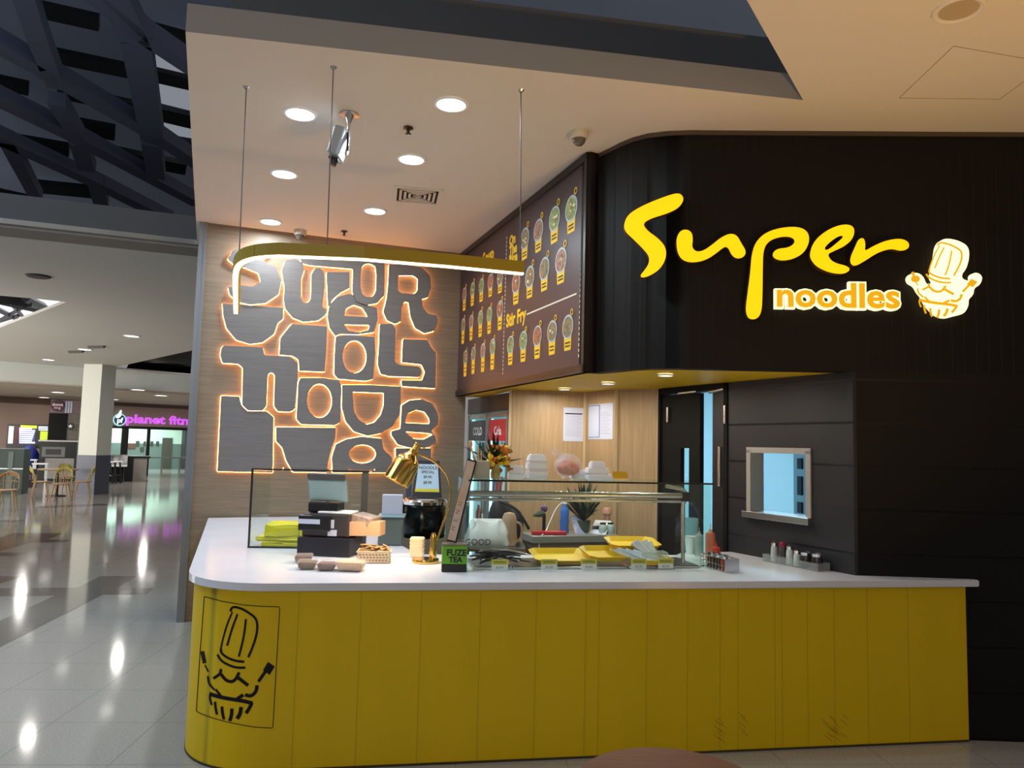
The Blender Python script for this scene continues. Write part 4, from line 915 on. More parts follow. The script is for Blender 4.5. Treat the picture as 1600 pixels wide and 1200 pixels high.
# ------------------------------------------------------------------ main food display
c2 = thing('food_display', 'long glass sneeze guard display with stainless rail on the counter', 'display case')
pf2 = Plane((-.236, 4.53), (1.285, 4.832)); L2 = pf2.L; M2 = pf2.M(); zt = 1.5
bm = nb(); box(bm, 0, L2, CT + .002, zt - .01, -.008, 0, M2); obj('front_pane', bm, GLS, c2)
bm = nb(); box(bm, L2 - .008, L2, CT + .002, zt - .01, -.55, -.009, M2); obj('end_pane', bm, GLG, c2)
bm = nb(); box(bm, 0, .008, CT + .002, zt - .01, -.55, -.009, M2); obj('end_pane', bm, GLG, c2)
bm = nb(); box(bm, -.01, L2 + .005, zt - .009, zt, -.42, .01, M2); obj('top_shelf', bm, GLG, c2)
bm = nb(); box(bm, -.01, L2 + .005, zt - .010, zt + .001, .0101, .014, M2); obj('shelf_edge', bm, mat('edge_dark', (10, 22, 20), .3), c2)
u1_, v1_ = pf2.uv(735, 769); u2_, v2_ = pf2.uv(1068, 777)
pr2 = Plane(pf2.P, pf2.Q, -.12); ru, rv = pr2.uv(1072, 777); rv0 = pr2.uv(735, 769)[1]
bm = nb(); tube(bm, [pr2.w(0.01, (rv + rv0) / 2), pr2.w(ru, (rv + rv0) / 2)], .019, 14); obj('light_rail', bm, STEEL, c2, True)
bm = nb(); tube(bm, [pr2.w(0.01, (rv + rv0) / 2 - .035), pr2.w(ru, (rv + rv0) / 2 - .035)], .01, 10); obj('under_rail', bm, STEEL, c2, True)
rz_ = (rv + rv0) / 2
bm = nb(); tube(bm, [pr2.w(ru - .12, rz_ + .06, -.05), pr2.w(ru - .02, rz_ + .045, -.02), pr2.w(ru + .01, rz_ + .01), pr2.w(ru - .02, rz_ - .05), pr2.w(ru - .02, CT + .01)], .013, 10); obj('rail_post', bm, STEEL, c2, True)
bm = nb(); box(bm, ru - .035, ru + .02, rz_ - .035, rz_ + .025, -.02, .02, pr2.M(), bev=.004); obj('rail_bracket', bm, BLK, c2)
# stainless wells
bm = nb()
for k in range(6):
    u = .04 + k * .245; box(bm, u, u + .235, CT + .002, CT + .016, -.42, -.05, M2, bev=.003)
obj('well_surround', bm, STEEL, c2)
bm = nb()
for k in range(6):
    u = .055 + k * .245; box(bm, u, u + .205, CT + .016, CT + .018, -.40, -.065, M2)
obj('well_lid', bm, mat('well_dark', (88, 90, 92), .3, .8), c2)
# price tags
for k, (px, t) in enumerate(((781, 'leftmost, beside the tongs'), (858, 'below the left yellow tray'), (920, 'below the middle yellow tray'), (998, 'below the chopstick packets'), (1040, 'rightmost, below the clear tub'))):
    pt = Plane(pf2.P, pf2.Q, .004 - .03); u = pt.uv(px, 880)[0]
    o = thing('price_tag', 'small yellow and white price card in the glass display, ' + t, 'price tag', group='price cards in the glass display')
    Mq = pt.M(u, CT + .004, 0)
    bm = nb(); box(bm, -.052, .052, .03, .062, 0, .003, Mq); obj('card', bm, TAGY, o)
    bm = nb(); box(bm, -.05, .05, 0, .03, 0, .003, Mq)
    text_mesh(bm, 'NOODLE', .018, .0006, Mq @ Matrix.Translation((0, .045, .0032)), 1, off=.0004); text_mesh(bm, '$12.50', .016, .0006, Mq @ Matrix.Translation((0, .015, .0032)), 1)
    obj('price_strip', bm, [WHITE, INK], o)
# yellow trays
def tray(u, dz, w_, d_, rz, rx, label, dep=-.24):
    o = thing('serving_tray', label, 'tray', pf2.w(u, CT + .02 + dz, dep), math.atan2(pf2.x.y, pf2.x.x) + rz, 'yellow serving trays in the glass display')
    bm = nb(); R_ = Matrix.Rotation(rx, 4, 'X'); c_ = .04
    def oc(w, d, c): return [(-w / 2 + c, -d / 2), (w / 2 - c, -d / 2), (w / 2, -d / 2 + c), (w / 2, d / 2 - c), (w / 2 - c, d / 2), (-w / 2 + c, d / 2), (-w / 2, d / 2 - c), (-w / 2, -d / 2 + c)]
    rings = [(oc(w_ * .86, d_ * .84, c_), 0), (oc(w_, d_, c_), .034), (oc(w_ - .008, d_ - .008, c_), .034), (oc(w_ * .86 - .01, d_ * .84 - .01, c_), .005)]
    rv_ = [[bm.verts.new(R_ @ V((x, y, z))) for x, y in q] for q, z in rings]
    bm.faces.new(rv_[0][::-1]); bm.faces.new(rv_[3])
    for a, b_ in zip(rv_, rv_[1:]):
        for i in range(8): bm.faces.new((a[i], a[(i + 1) % 8], b_[(i + 1) % 8], b_[i]))
    obj('tray_body', bm, TRAY, o)
tray(.63, .012, .38, .3, -.02, .13, 'octagonal yellow tray at the left inside the glass display')
tray(.91, .036, .28, .28, .06, .13, 'octagonal yellow tray in the middle, overlapping the left tray', -.20)
tray(1.14, .085, .34, .28, -.08, .10, 'octagonal yellow tray raised highest, behind the chopstick packets', -.32)
tray(1.21, .003, .24, .18, 0, .02, 'small yellow tray under the clear tub at the right end', -.115)
# chopstick sleeves
SLV = mat('blue_white_paper', (206, 216, 234), .5, noise=.2, nscale=30)
for k in range(9):
    u = .97 + k * .017; a = pf2.w(u - .02, CT + .10 - .002 * k + (k % 3) * .008, -.15); b_ = pf2.w(u + .15, CT + .035 + (k % 3) * .007, -.05 - .006 * (k % 2))
    bm = nb(); tube(bm, [a, b_], .009, 4)
    tag(obj('chopstick_packet', bm, SLV), 'blue and white chopstick packet in the bundle leaning on the raised tray', 'chopsticks', 'chopstick packets inside the display')
# clear tub with paper wrapped cutlery
o = thing('cutlery_tub', 'clear tub holding wrapped cutlery at the right end of the display', 'tub', pf2.w(1.21, CT + .028, -.12), .1)
bm = nb(); frus(bm, .15, .1, .18, .12, 0, .07); obj('tub', bm, plastic_film('cut_tub', (215, 228, 215), .35, .1), o)
for k in range(8):
    bm = nb(); tube(bm, [pf2.w(1.20 + .007 * k, CT + .05, -.13 - .01 * (k % 3)), pf2.w(1.09 + .018 * k, CT + .14 + .01 * (k % 3), -.19)], [.006, .013], 6)
    tag(obj('wrapped_cutlery', bm, mat('napkin_white', (226, 228, 236), .7)), 'white paper wrapped cutlery standing in the clear tub', 'cutlery', 'wrapped cutlery in the clear tub')
# white cup, straws, sauce bottles behind
def bottle(px, py, hgt, r, m, label, name='sauce_bottle', cap=None, z=CT, dep=0):
    p = place(px, py, z); o = thing(name, label, 'bottle', (p.x, p.y + dep, z + .001))
    bm = nb(); lathe(bm, [(0, 0), (r, 0), (r * 1.02, .01), (r, hgt * .7), (r * .9, hgt * .74), (r * .4, hgt * .77), (r * .35, hgt * .84)], 18); obj('bottle_body', bm, m, o, True)
    bm = nb(); lathe(bm, [(r * .42, hgt * .76), (r * .4, hgt * .82), (r * .14, hgt * .84), (r * .1, hgt), (0, hgt)], 14); obj('nozzle', bm, cap or m, o, True)
    return o
RED = mat('sauce_red', (190, 60, 44), .4); CLR = plastic_film('clear_bottle', (190, 206, 206), .5, .1); DRK = mat('soy_dark', (44, 22, 14), .2)
bottle(1117, 878, .24, .033, mat('sauce_orange', (206, 104, 74), .4), 'tall orange squeeze bottle just right of the display glass', cap=mat('nozzle_cream', (210, 190, 160), .5), dep=.12)
bottle(1122, 884, .15, .028, RED, 'short dark red sauce bottle in front of the tall orange one', dep=.05)
bottle(1098, 872, .2, .03, CLR, 'clear bottle of pale sauce inside the end of the display', dep=.1)
p = place(1084, 868); o = thing('takeaway_cup', 'white paper cup behind the wrapped cutlery', 'cup', (p.x, p.y + .1, CT + .001))
bm = nb(); lathe(bm, [(0, 0), (.03, 0), (.042, .12), (.044, .122), (.04, .12), (.03, .01)], 20); obj('cup_body', bm, WHITE, o, True)
o2 = thing('drink_pitcher', 'tall clear pitcher behind the white cup', 'pitcher', (p.x + .03, p.y + .24, CT + .001))
bm = nb(); lathe(bm, [(0, 0), (.05, 0), (.062, .24), (.058, .24), (.046, .01), (0, .01)], 20); obj('vessel', bm, plastic_film('pitcher_clear', (170, 216, 224), .4, .05), o2, True)
# tongs and bag pile at the left of the display
TNG = mat('tongs_black', (24, 25, 30), .3)
for k in range(20):
    u = .03 + random.uniform(0, .14); a = pf2.w(u, CT + .025 + random.uniform(0, .09), -.07 - random.uniform(0, .16)); b_ = pf2.w(u + .2 + random.uniform(-.06, .08), CT + .03 + random.uniform(0, .05), -.08 - random.uniform(0, .2))
    bm = nb(); tube(bm, [a, (a + b_) / 2 + V((0, 0, .012)), b_], [.007, .008, .004], 6)
    tag(obj('serving_tongs', bm, TNG if k % 3 else STEEL, None, True), ('black' if k % 3 else 'steel') + ' serving utensil lying in the heap at the left end of the display', 'tongs', ('black' if k % 3 else 'steel') + ' utensils in the display heap')
def blob(bm, c, rx, ry, rz_, seed, amp=.12, n=3, M=None):
    t = nb(); bmesh.ops.create_icosphere(t, subdivisions=n, radius=1); rr = random.Random(seed)
    ph_ = [(V([rr.uniform(-4, 4) for _ in range(3)]), rr.uniform(0, 6)) for _ in range(6)]
    for v_ in t.verts:
        k = 1 + amp * sum(math.sin(v_.co.dot(a) + b_) for a, b_ in ph_) / 2.2
        v_.co = V((v_.co.x * rx * k, v_.co.y * ry * k, v_.co.z * rz_ * k)) + V(c)
    me = bpy.data.meshes.new('t'); t.to_mesh(me); t.free(); bm.from_mesh(me); bpy.data.meshes.remove(me); return bm
# white carrier bag (behind display, on inner bench)
inner_bench = thing('prep_bench', 'stainless prep bench inside the kiosk behind the glass display', 'bench')
bq = [(-.55, 5.75), (.62, 5.95), (.66, 6.5), (-.55, 6.4)]
bq = [(-.25, 5.85), (.86, 6.02), (.80, 6.55), (-.3, 6.4)]
bb = place(800, 829, .98); b0 = at(832, 838, 1.01); b1 = at(966, 836, 1.01)
pbn = Plane((b0.x, b0.y), (b1.x, b1.y))
bm = nb(); box(bm, -.0, pbn.L, .955, 1.01, -.3, 0, pbn.M(), bev=.004); obj('bench_top', bm, mat('bench_steel', (150, 152, 146), .4, .4), inner_bench)
bm = nb(); box(bm, .02, pbn.L - .02, .1, .955, -.29, -.02, pbn.M()); obj('cabinet', bm, mat('bench_panel', (128, 112, 98), .5, .2), inner_bench)
for a_ in (.02, pbn.L - .06):
    bm = nb(); box(bm, a_, a_ + .04, 0, .1, -.28, -.04, pbn.M()); obj('leg', bm, STEEL, inner_bench)
def bench(px, py, z=.951):
    p = at(px, py, z); return p
zB = 1.011
def bpt(px, dep):      # a spot on the bench below pixel column px, dep metres behind its front edge
    pq = Plane(pbn.P, pbn.Q, -dep); u = pq.uv(px, 820)[0]; q = pq.w(u, zB); return q
# things on the bench
q = bpt(882, .16); o = thing('water_bottle', 'blue plastic water bottle standing on the prep bench', 'bottle', q)
bm = nb(); lathe(bm, [(0, 0), (.036, 0), (.038, .01), (.034, .05), (.038, .09), (.034, .13), (.038, .17), (.03, .2), (.014, .225), (.014, .24)], 18); obj('bottle_body', bm, mat('bottle_blue', (60, 110, 190), .15), o, True)
bm = nb(); lathe(bm, [(.016, .235), (.016, .255), (0, .255)], 14); obj('cap', bm, WHITE, o, True)
q = bpt(850, .15); o = thing('sauce_jug', 'dark bottle with a purple lid and green spout on the prep bench', 'bottle', q)
bm = nb(); lathe(bm, [(0, 0), (.014, 0), (.014, .14), (.01, .16)], 12); obj('stem', bm, BLK, o, True)
bm = nb(); blob(bm, (0, 0, .2), .03, .025, .028, 4, .08, 2); obj('lid', bm, mat('purple_cap', (96, 66, 116), .4), o, True)
bm = nb(); tube(bm, [(0, 0, .165), (-.05, 0, .15), (-.09, 0, .14)], [.03, .022, .006], 8); obj('spout', bm, mat('olive_cap', (56, 66, 48), .5), o, True)
q = bpt(858, .08); bm = nb(); box(bm, -.14, .14, -.03, .03, 0, .03, Matrix.Translation(q) @ Matrix.Rotation(.12, 4, 'Z'), bev=.008); tag(obj('red_box', bm, mat('red_plastic', (176, 30, 50), .35)), 'flat red plastic case on the front edge of the prep bench', 'case')
q = bpt(912, .17); o = thing('potted_plant', 'leafy dark green and pale plant standing on the prep bench', 'plant', q)
bm = nb(); lathe(bm, [(0, 0), (.045, 0), (.06, .1), (.055, .1), (.045, .02)], 16); obj('pot', bm, mat('pot_green', (70, 84, 70), .5), o, True)
bm = nb()
for k in range(150):
    a = random.uniform(0, 6.28); l = random.uniform(.1, .36); e = random.uniform(.5, 1.55)
    tip = V((math.cos(a) * l * math.cos(e), math.sin(a) * l * math.cos(e) * .7, .09 + l * math.sin(e))); mid = tip * .6 + V((0, 0, .06)); s_ = V((-math.sin(a), math.cos(a), .2)).normalized() * .016
    vv = [bm.verts.new(p) for p in (V((0, 0, .09)), mid + s_, tip, mid - s_)]; f = bm.faces.new(vv); f.material_index = 1 if k % 5 < 2 else 0
bmesh.ops.solidify(bm, geom=bm.faces[:], thickness=.001)
obj('foliage', bm, [mat('leaf_dark', (28, 58, 36), .5), mat('leaf_pale', (150, 150, 112), .5)], o)
q = bpt(922, .1)
for k, (dx, rz, rx, m, t) in enumerate(((-.06, .5, -.5, 'paper_lilac', 'pale lilac sheet leaning beside the blue bottle'), (.06, -.5, -.9, 'paper_white', 'white card with a dark band tilted on the prep bench'))):
    o = thing('leaning_paper', t, 'paper', q + V((dx, 0, 0)), rz)
    bm = nb(); Mq = Matrix.Rotation(rx, 4, 'X'); box(bm, -.07, .07, 0, .003, 0, .16, Mq); obj('sheet', bm, mat(m, ((186, 192, 226), (226, 230, 244))[k], .7), o)
    if k: bm = nb(); box(bm, -.068, .068, -.001, 0, .05, .09, Mq); obj('dark_band', bm, mat('ink_navy', (30, 40, 60), .6), o)
for k in range(2):
    q = bpt(942 + k * 12, .08); o = thing('spice_jar', ('left' if k == 0 else 'right') + ' of two small pale jars at the bench end', 'jar', q, 0, 'pale jars on the bench')
    bm = nb(); lathe(bm, [(0, 0), (.03, 0), (.034, .04), (.03, .07), (.02, .08)], 16); obj('jar_body', bm, mat('jar_pale', (170, 190, 184), .3), o, True)
    bm = nb(); lathe(bm, [(.024, .078), (.024, .09), (0, .09)], 14); obj('lid', bm, BLK, o, True)
q = bpt(948, .2); bm = nb(); lathe(bm, [(0, 0), (.025, 0), (.03, .14), (.04, .15), (.04, .18), (.03, .2), (0, .2)], 16, Matrix.Translation(q)); tag(obj('pink_lidded_jar', bm, mat('jar_pink', (206, 160, 140), .4), None, True), 'jar with a pink top behind the two pale jars', 'jar')
# cable
q0, q1 = bpt(905, .2) + V((0, 0, .3)), bpt(845, .02)
bm = nb(); tube(bm, chaikin([tuple(q0), tuple(bpt(872, .2) + V((0, 0, .24))), tuple(bpt(860, .2) + V((0, 0, .1))), tuple(bpt(852, .1) + V((0, 0, .01))), tuple(q1 + V((0, -.005, .005))), tuple(q1 + V((-.02, -.02, -.15)))], 3, False), .004, 6)
tag(obj('white_cable', bm, WHITE, None, True), 'thin white cable curling over the prep bench', 'cable')
# big plastic bag
pb_ = at(760, 868, CT); st = thing('carrier_bag', 'bulky translucent white carrier bag with grey lettering behind the tongs', 'bag', (pb_.x - .01, pb_.y + .35, CT + .001), .1)
bm = nb(); t = []
for i, (zz, wx, wy) in enumerate(((0, .12, .08), (.03, .16, .1), (.08, .155, .1), (.13, .14, .08), (.17, .125, .05), (.2, .115, .03))):
    t.append([bm.verts.new(V(((wx if 0 else wx) * c1_ + .012 * math.sin(i * 2 + j), wy * s1_ + .006 * math.sin(3 * j + i), zz + (.012 * math.sin(j * 1.7) if i > 3 else 0)))) for j, (c1_, s1_) in enumerate([(math.copysign(abs(math.cos(a)) ** .6, math.cos(a)), math.copysign(abs(math.sin(a)) ** .6, math.sin(a))) for a in [2 * math.pi * k / 28 for k in range(28)]])])
bm.faces.new(t[0][::-1]); bm.faces.new(t[-1])
for a, b_ in zip(t, t[1:]):
    for i in range(28): bm.faces.new((a[i], a[(i + 1) % 28], b_[(i + 1) % 28], b_[i]))
obj('bag_body', bm, mat('bag_white', (196, 202, 198), .35, noise=.12, nscale=12, bump=.6), st, True)
bm = nb(); text_mesh(bm, 'GOOD', .06, .001, Matrix.Translation((-.07, -.104, .055)) @ Mf, off=.001); obj('bag_print', bm, mat('bag_ink', (90, 92, 96), .6), st)
# dark backpack and tan jug
pk_ = at(790, 868, .95)
bp = thing('dark_backpack', 'black bag slumped behind the white carrier bag', 'bag', (pk_.x - .02, pk_.y + .95, .96))
bm = nb(); blob(bm, (-.03, 0, .15), .11, .1, .17, 3, .06); blob(bm, (.06, 0, .1), .1, .08, .15, 5, .05); obj('bag_body', bm, mat('bag_black', (12, 12, 18), .7), bp, True)
bm = nb(); tube(bm, chaikin([(-.05, -.1, .3), (.09, -.11, .25), (.16, -.1, .15), (.2, -.08, .08)], 2, False), .012, 8); obj('strap', bm, mat('bag_black', (1, 1, 1)), bp, True)
jg = thing('tan_jug', 'tall tan rounded jug in front of the black bag', 'jug', (pk_.x + .02, pk_.y + .62, .96))
bm = nb(); lathe(bm, [(0, -.02), (.05, -.02), (.065, .02), (.06, .09), (.056, .15), (.055, .19), (.04, .225), (0, .235)], 24); obj('jug_body', bm, mat('tan_clay', (176, 146, 116), .5, noise=.2, nscale=12), jg, True)
bm = nb(); tube(bm, chaikin([(.05, 0, .16), (.1, 0, .14), (.1, 0, .04), (.06, 0, .01)], 2, False), .01, 8); obj('handle', bm, mat('tan_clay', (1, 1, 1)), jg, True)
sb = thing('side_bench', 'low steel side bench behind the display carrying the bags', 'bench', (0, 0, 0))
bm = nb(); x0, y0 = pk_.x - .35, pk_.y + .5
box(bm, x0, x0 + .5, y0, y0 + .65, .90, .938, bev=.004); obj('bench_top', bm, STEEL, sb)
for (ax_, ay_) in ((x0 + .03, y0 + .03), (x0 + .46, y0 + .03), (x0 + .03, y0 + .6), (x0 + .46, y0 + .6)):
    bm = nb(); box(bm, ax_ - .015, ax_ + .015, ay_ - .015, ay_ + .015, 0, .90); obj('leg', bm, STEEL, sb)
# ------------------------------------------------------------------ items on the top glass shelf
ptop = Plane(pf2.P, pf2.Q, -.12)
def shelf(px, dep=.12):
    pq = Plane(pf2.P, pf2.Q, -dep); u = pq.uv(px, 740)[0]; return pq.w(u, zt + .001)
q = shelf(751, .1); o = thing('utensil_pot', 'square grey pot holding wooden spoons on the glass shelf', 'pot', q, .2)
bm = nb(); box(bm, -.05, .05, -.045, .045, 0, .11, bev=.004); obj('pot', bm, mat('pot_grey', (172, 170, 158), .5), o)
for k, (dx, dz, r_) in enumerate(((-.07, .2, .014), (-.05, .13, .006), (-.02, .16, .007), (.0, .14, .005))):
    bm = nb(); tube(bm, [(dx * .3, 0, .08), (dx * .8, -.01, dz * .8), (dx, -.01, dz)], [.004, .005, r_ * .6], 8); blob(bm, (dx, -.01, dz + .01), r_, .004, .022, k, .02, 2)
    u_ = obj('wooden_spoon', bm, mat('spoon_wood', (206, 168, 116), .5), None, True); u_.location = q; u_.rotation_euler = (0, 0, .2)
    tag(u_, ('wooden spoon leaning furthest left in the grey pot', 'short thin wooden stick in the grey pot', 'tall thin wooden stick in the grey pot', 'thin wooden stick at the right of the grey pot')[k], 'spoon')
q = shelf(774, .16); o = thing('flower_vase', 'vase of yellow and orange flowers with dark leaves on the glass shelf', 'flowers', q)
bm = nb(); lathe(bm, [(0, 0), (.028, 0), (.032, .03), (.022, .07), (.03, .09), (.026, .09)], 18); obj('vase', bm, mat('vase_gold', (196, 170, 110), .3, noise=.3, nscale=30), o, True)
bm = nb()
for k in range(80):
    a = random.uniform(0, 6.28); l = random.uniform(.08, .25) * (1 if k % 3 else .6); e = random.uniform(.2, 1.5)
    tip = V((math.cos(a) * l * math.cos(e) - .03, math.sin(a) * l * math.cos(e) * .7, .08 + l * math.sin(e))); mid = tip * .55 + V((0, 0, .045)); s_ = V((-math.sin(a), math.cos(a), .2)).normalized() * .011
    bm.faces.new([bm.verts.new(p) for p in (V((0, 0, .08)), mid + s_, tip, mid - s_)])
bmesh.ops.solidify(bm, geom=bm.faces[:], thickness=.001); obj('leaves', bm, mat('leaf_deep', (40, 62, 34), .5), o)
for k in range(30):
    bm = nb(); blob(bm, (random.uniform(-.05, .09), random.uniform(-.07, .02), random.uniform(.05, .2)), .019, .019, .016, k, .25, 2)
    obj('flower', bm, (mat('petal_yellow', (222, 186, 30), .6), mat('petal_orange', (206, 112, 30), .6), mat('petal_gold', (170, 120, 40), .6))[k % 3], o, True)
def tubs(px, dep, sizes, label, name='takeaway_tubs'):
    q = shelf(px, dep); o = thing(name, label, 'containers', q, .15)
    for (w0, w1, z0, z1_, dx) in sizes:
        bm = nb(); frus(bm, w0, w0 * .8, w1, w1 * .8, z0, z1_, Matrix.Translation((dx, 0, 0))); obj('tub', bm, WHITE, o)
tubs(806, .15, [(.1, .095, 0, .03, 0), (.09, .09, .03, .06, 0), (.085, .085, .06, .085, 0)], 'low stack of clear white lids on the glass shelf beside the flowers', 'lid_stack')
tubs(838, .12, [(.135, .128, 0, .06, 0), (.128, .122, .06, .11, 0), (.122, .095, .11, .158, 0)], 'tall stack of upturned white takeaway tubs on the glass shelf')
tubs(935, .12, [(.17, .15, 0, .04, 0), (.14, .13, .04, .08, -.01), (.1, .085, .08, .12, -.01)], 'stepped pile of upturned white bowls at the right of the glass shelf')
tubs(905, .2, [(.12, .1, 0, .06, 0)], 'single upturned white tub between the plastic bag and the bowls', 'takeaway_tub')
q = shelf(888, .13); o = thing('bread_bag', 'knotted clear bag of orange crackers on the glass shelf', 'bag', q)
bm = nb(); blob(bm, (.0, 0, .075), .075, .055, .05, 9, .05); obj('crackers', bm, mat('cracker_orange', (222, 132, 84), .6, noise=.35, nscale=40, bump=.5), o, True)
bm = nb(); blob(bm, (0, 0, .08), .095, .07, .078, 2, .06); tube(bm, [(-.03, 0, .13), (-.07, 0, .16), (-.1, 0, .185)], [.03, .016, .022], 10); obj('film', bm, plastic_film('bag_film', (232, 226, 236), .25, .12), o, True)
q = shelf(970, .1); o = thing('gold_tag', 'small gold card lying at the end of the glass shelf', 'card', q, .15)
bm = nb(); Mq = Matrix.Rotation(math.radians(-28), 4, 'X'); box(bm, -.05, .05, -.002, .002, .01, .065, Mq); obj('card', bm, mat('gold_card', (196, 148, 22), .5), o)
bm = nb(); box(bm, -.054, .054, -.012, .012, 0, .012); obj('foot', bm, CREAM, o)

# ------------------------------------------------------------------ condiment caddies
cp = place(1160, 897); cd = thing('condiment_caddy', 'wire and steel caddy of jars beside the display end', 'caddy', (cp.x - .1, cp.y + .02, CT + .001), math.radians(113 - 90 + 90))
cd.rotation_euler = (0, 0, math.radians(20))
bm = nb()
cw, cdp = .1, .26
for zz in (.004, .04, .08): tube(bm, [(0, 0, zz), (cw, 0, zz), (cw, cdp, zz), (0, cdp, zz)], .003, 6, closed=True)
for i in range(9):
    yy = cdp * i / 8; tube(bm, [(0, yy, .004), (0, yy, .08)], .002, 5); tube(bm, [(cw, yy, .004), (cw, yy, .08)], .002, 5); tube(bm, [(0, yy, .004), (cw, yy, .004)], .002, 5)
obj('wire_basket', bm, CHROME, cd, True)
bm = nb(); box(bm, -.002, cw + .002, -.004, -.001, .004, .082, bev=.001); obj('end_plate', bm, STEEL, cd)
cd2 = [('chili_jar', 'small open jar of red chili in the wire caddy', 'food_r', (150, 52, 30), (.05, .07)), ('pepper_jar', 'dark jar with a steel lid in the wire caddy', 'food_k', (40, 30, 26), (.05, .14)), ('soy_jar', 'amber jar furthest back in the wire caddy', 'food_o', (110, 60, 24), (.05, .21))]
for n_, lb2, mn, c_, (jx, jy) in cd2:
    loc = cd.location + Matrix.Rotation(math.radians(20), 4, 'Z') @ V((jx, jy, .006)); o = thing(n_, lb2, 'jar', loc)
    bm = nb(); lathe(bm, [(0, 0), (.028, 0), (.03, .05), (.026, .07), (.0, .07)], 16); obj('jar_body', bm, mat(mn, c_, .3), o, True)
    bm = nb(); lathe(bm, [(.03, .068), (.031, .085), (.0, .095)], 16); obj('lid', bm, CHROME, o, True)
p0_ = ph.w(*ph.uv(1215, 866), .07); p1_ = ph.w(ph.uv(1300, 885)[0], 0, .07)
tr2 = thing('condiment_tray', 'long clear tray of shakers on the counter along the dark hatch wall', 'tray')
um, _v = ph.uv(1213, 850); un, _v = ph.uv(1300, 850)
Mt2 = ph.M(0, CT + .001, .02)
bm = nb()
for a_ in ((um, un, 0, .003, 0, .11), (um, un, 0, .05, 0, .003), (um, un, 0, .05, .107, .11), (um, um + .003, 0, .05, 0, .11), (un - .003, un, 0, .05, 0, .11)): box(bm, *a_, Mt2)
obj('tray_body', bm, plastic_film('tray_clear', (170, 176, 178), .28, .1), tr2)
SH = [(.06, 'white_glass', (190, 198, 196), .08, 'white pepper shaker at the far end of the clear tray', CHROME), (.14, 'red_cap_glass', (80, 70, 74), .085, 'shaker with a crimson cap in the clear tray', mat('crimson', (150, 24, 60), .4)), (.21, 'white_glass', (190, 198, 196), .075, 'white shaker in the middle of the clear tray', CHROME),
      (.28, 'white_glass', (190, 198, 196), .06, 'shorter white shaker beside the middle one in the clear tray', CHROME), (.36, 'dark_glass', (40, 34, 34), .06, 'low dark sugar jar with a chrome lid in the clear tray', CHROME), (.46, 'dark_glass', (40, 34, 34), .062, 'wide dark jar with a spoon nearest the camera in the clear tray', CHROME)]
for k, (du, mn, c_, hg, lb2, cp_) in enumerate(SH):
    u = um + (un - um) * du / .52; q = ph.w(u, CT + .005, .075); o = thing('shaker' if k < 4 else 'sugar_jar', lb2, 'shaker' if k < 4 else 'jar', q)
    r_ = .023 if k < 4 else .036
    hg *= 1.35
    bm = nb(); lathe(bm, [(0, 0), (r_, 0), (r_, hg * .7), (r_ * .8, hg), (0, hg)], 16); obj('jar_body', bm, mat(mn, c_, .25), o, True)
    bm = nb(); lathe(bm, [(r_ * .84, hg * .95), (r_ * .9, hg + .015), (r_ * .5, hg + .024), (0, hg + .025)], 16); obj('cap', bm, cp_, o, True)
# ------------------------------------------------------------------ notices
pp0 = Plane(IP[0], IP[1]); pp1 = Plane(IP[1], IP[2])
def notice(pl, c4, label, band=None, blue=False):
    us = [pl.uv(*p) for p in c4]; u0_, u1_ = (us[0][0] + us[3][0]) / 2, (us[1][0] + us[2][0]) / 2; v1_, v0_ = (us[0][1] + us[1][1]) / 2, (us[2][1] + us[3][1]) / 2
    o = thing('notice', label, 'notice', pl.w(0, 0, 0)); o.location = (0, 0, 0)
    bm = nb(); box(bm, u0_, u1_, v0_, v1_, .001, .004, pl.M()); obj('sheet', bm, PAPER, o)
    bm = nb(); w_, h_ = u1_ - u0_, v1_ - v0_
    if band: box(bm, u0_ + w_ * .08, u1_ - w_ * .08, v1_ - h_ * .2, v1_ - h_ * .165, .004, .0046, pl.M(), 0)
    xs0 = u0_ + w_ * (.1 if not blue else .52)
    for k in range(14): box(bm, xs0, u1_ - w_ * (.1 + .1 * (k % 3 == 0)), v1_ - h_ * (.26 + k * .045), v1_ - h_ * (.25 + k * .045), .004, .0045, pl.M(), 1)
    if blue:
        for a_ in ((0, .48, .03, .05), (0, .48, .93, .95), (.45, .48, .03, .95)): box(bm, u0_ + w_ * a_[0], u0_ + w_ * a_[1], v1_ - h_ * a_[3], v1_ - h_ * a_[2], .004, .0048, pl.M(), 2)
    obj('printed_lines', bm, [PRINT, mat('grey_ink', (150, 152, 170), .7), mat('blue_ink', (80, 110, 170), .6)], o)
notice(pp0, ((880, 636), (912, 638), (912, 690), (880, 689)), 'white notice with a bold black line on the left oak panel', True)
notice(pp1, ((920, 632), (958, 630), (958, 687), (920, 686)), 'white notice with a blue framed column on the right oak panel', None, True)
# ------------------------------------------------------------------ drinks fridge
fg = thing('drinks_fridge', 'two door glass drinks fridge glowing cyan under the menu board', 'fridge')
fa, fb = at(731, 636, 2.135), at(795, 627, 2.135)
pg = Plane((fa.x, fa.y), (fb.x, fb.y)); Mg = pg.M(); Lg = pg.L
bm = nb(); dp = .5
for a_ in ((0, Lg, .0, .12, -dp, -.03), (0, Lg, 2.05, S - .005, -dp, 0), (0, .04, .12, 2.05, -dp, -.03), (Lg - .04, Lg, .12, 2.05, -dp, -.03), (0, Lg, .12, 2.05, -dp - .02, -dp)): box(bm, *a_, Mg)
obj('cabinet', bm, mat('fridge_dark', (52, 46, 46), .5), fg)
bm = nb(); box(bm, .04, Lg - .04, .12, 2.05, -dp + .001, -dp + .02, Mg); obj('back_panel', bm, mat('fridge_light', (190, 240, 245), .5, emit=(150, 225, 235), es=1.3), fg)
um_ = pg.uv(760, 700)[0]
bm = nb()
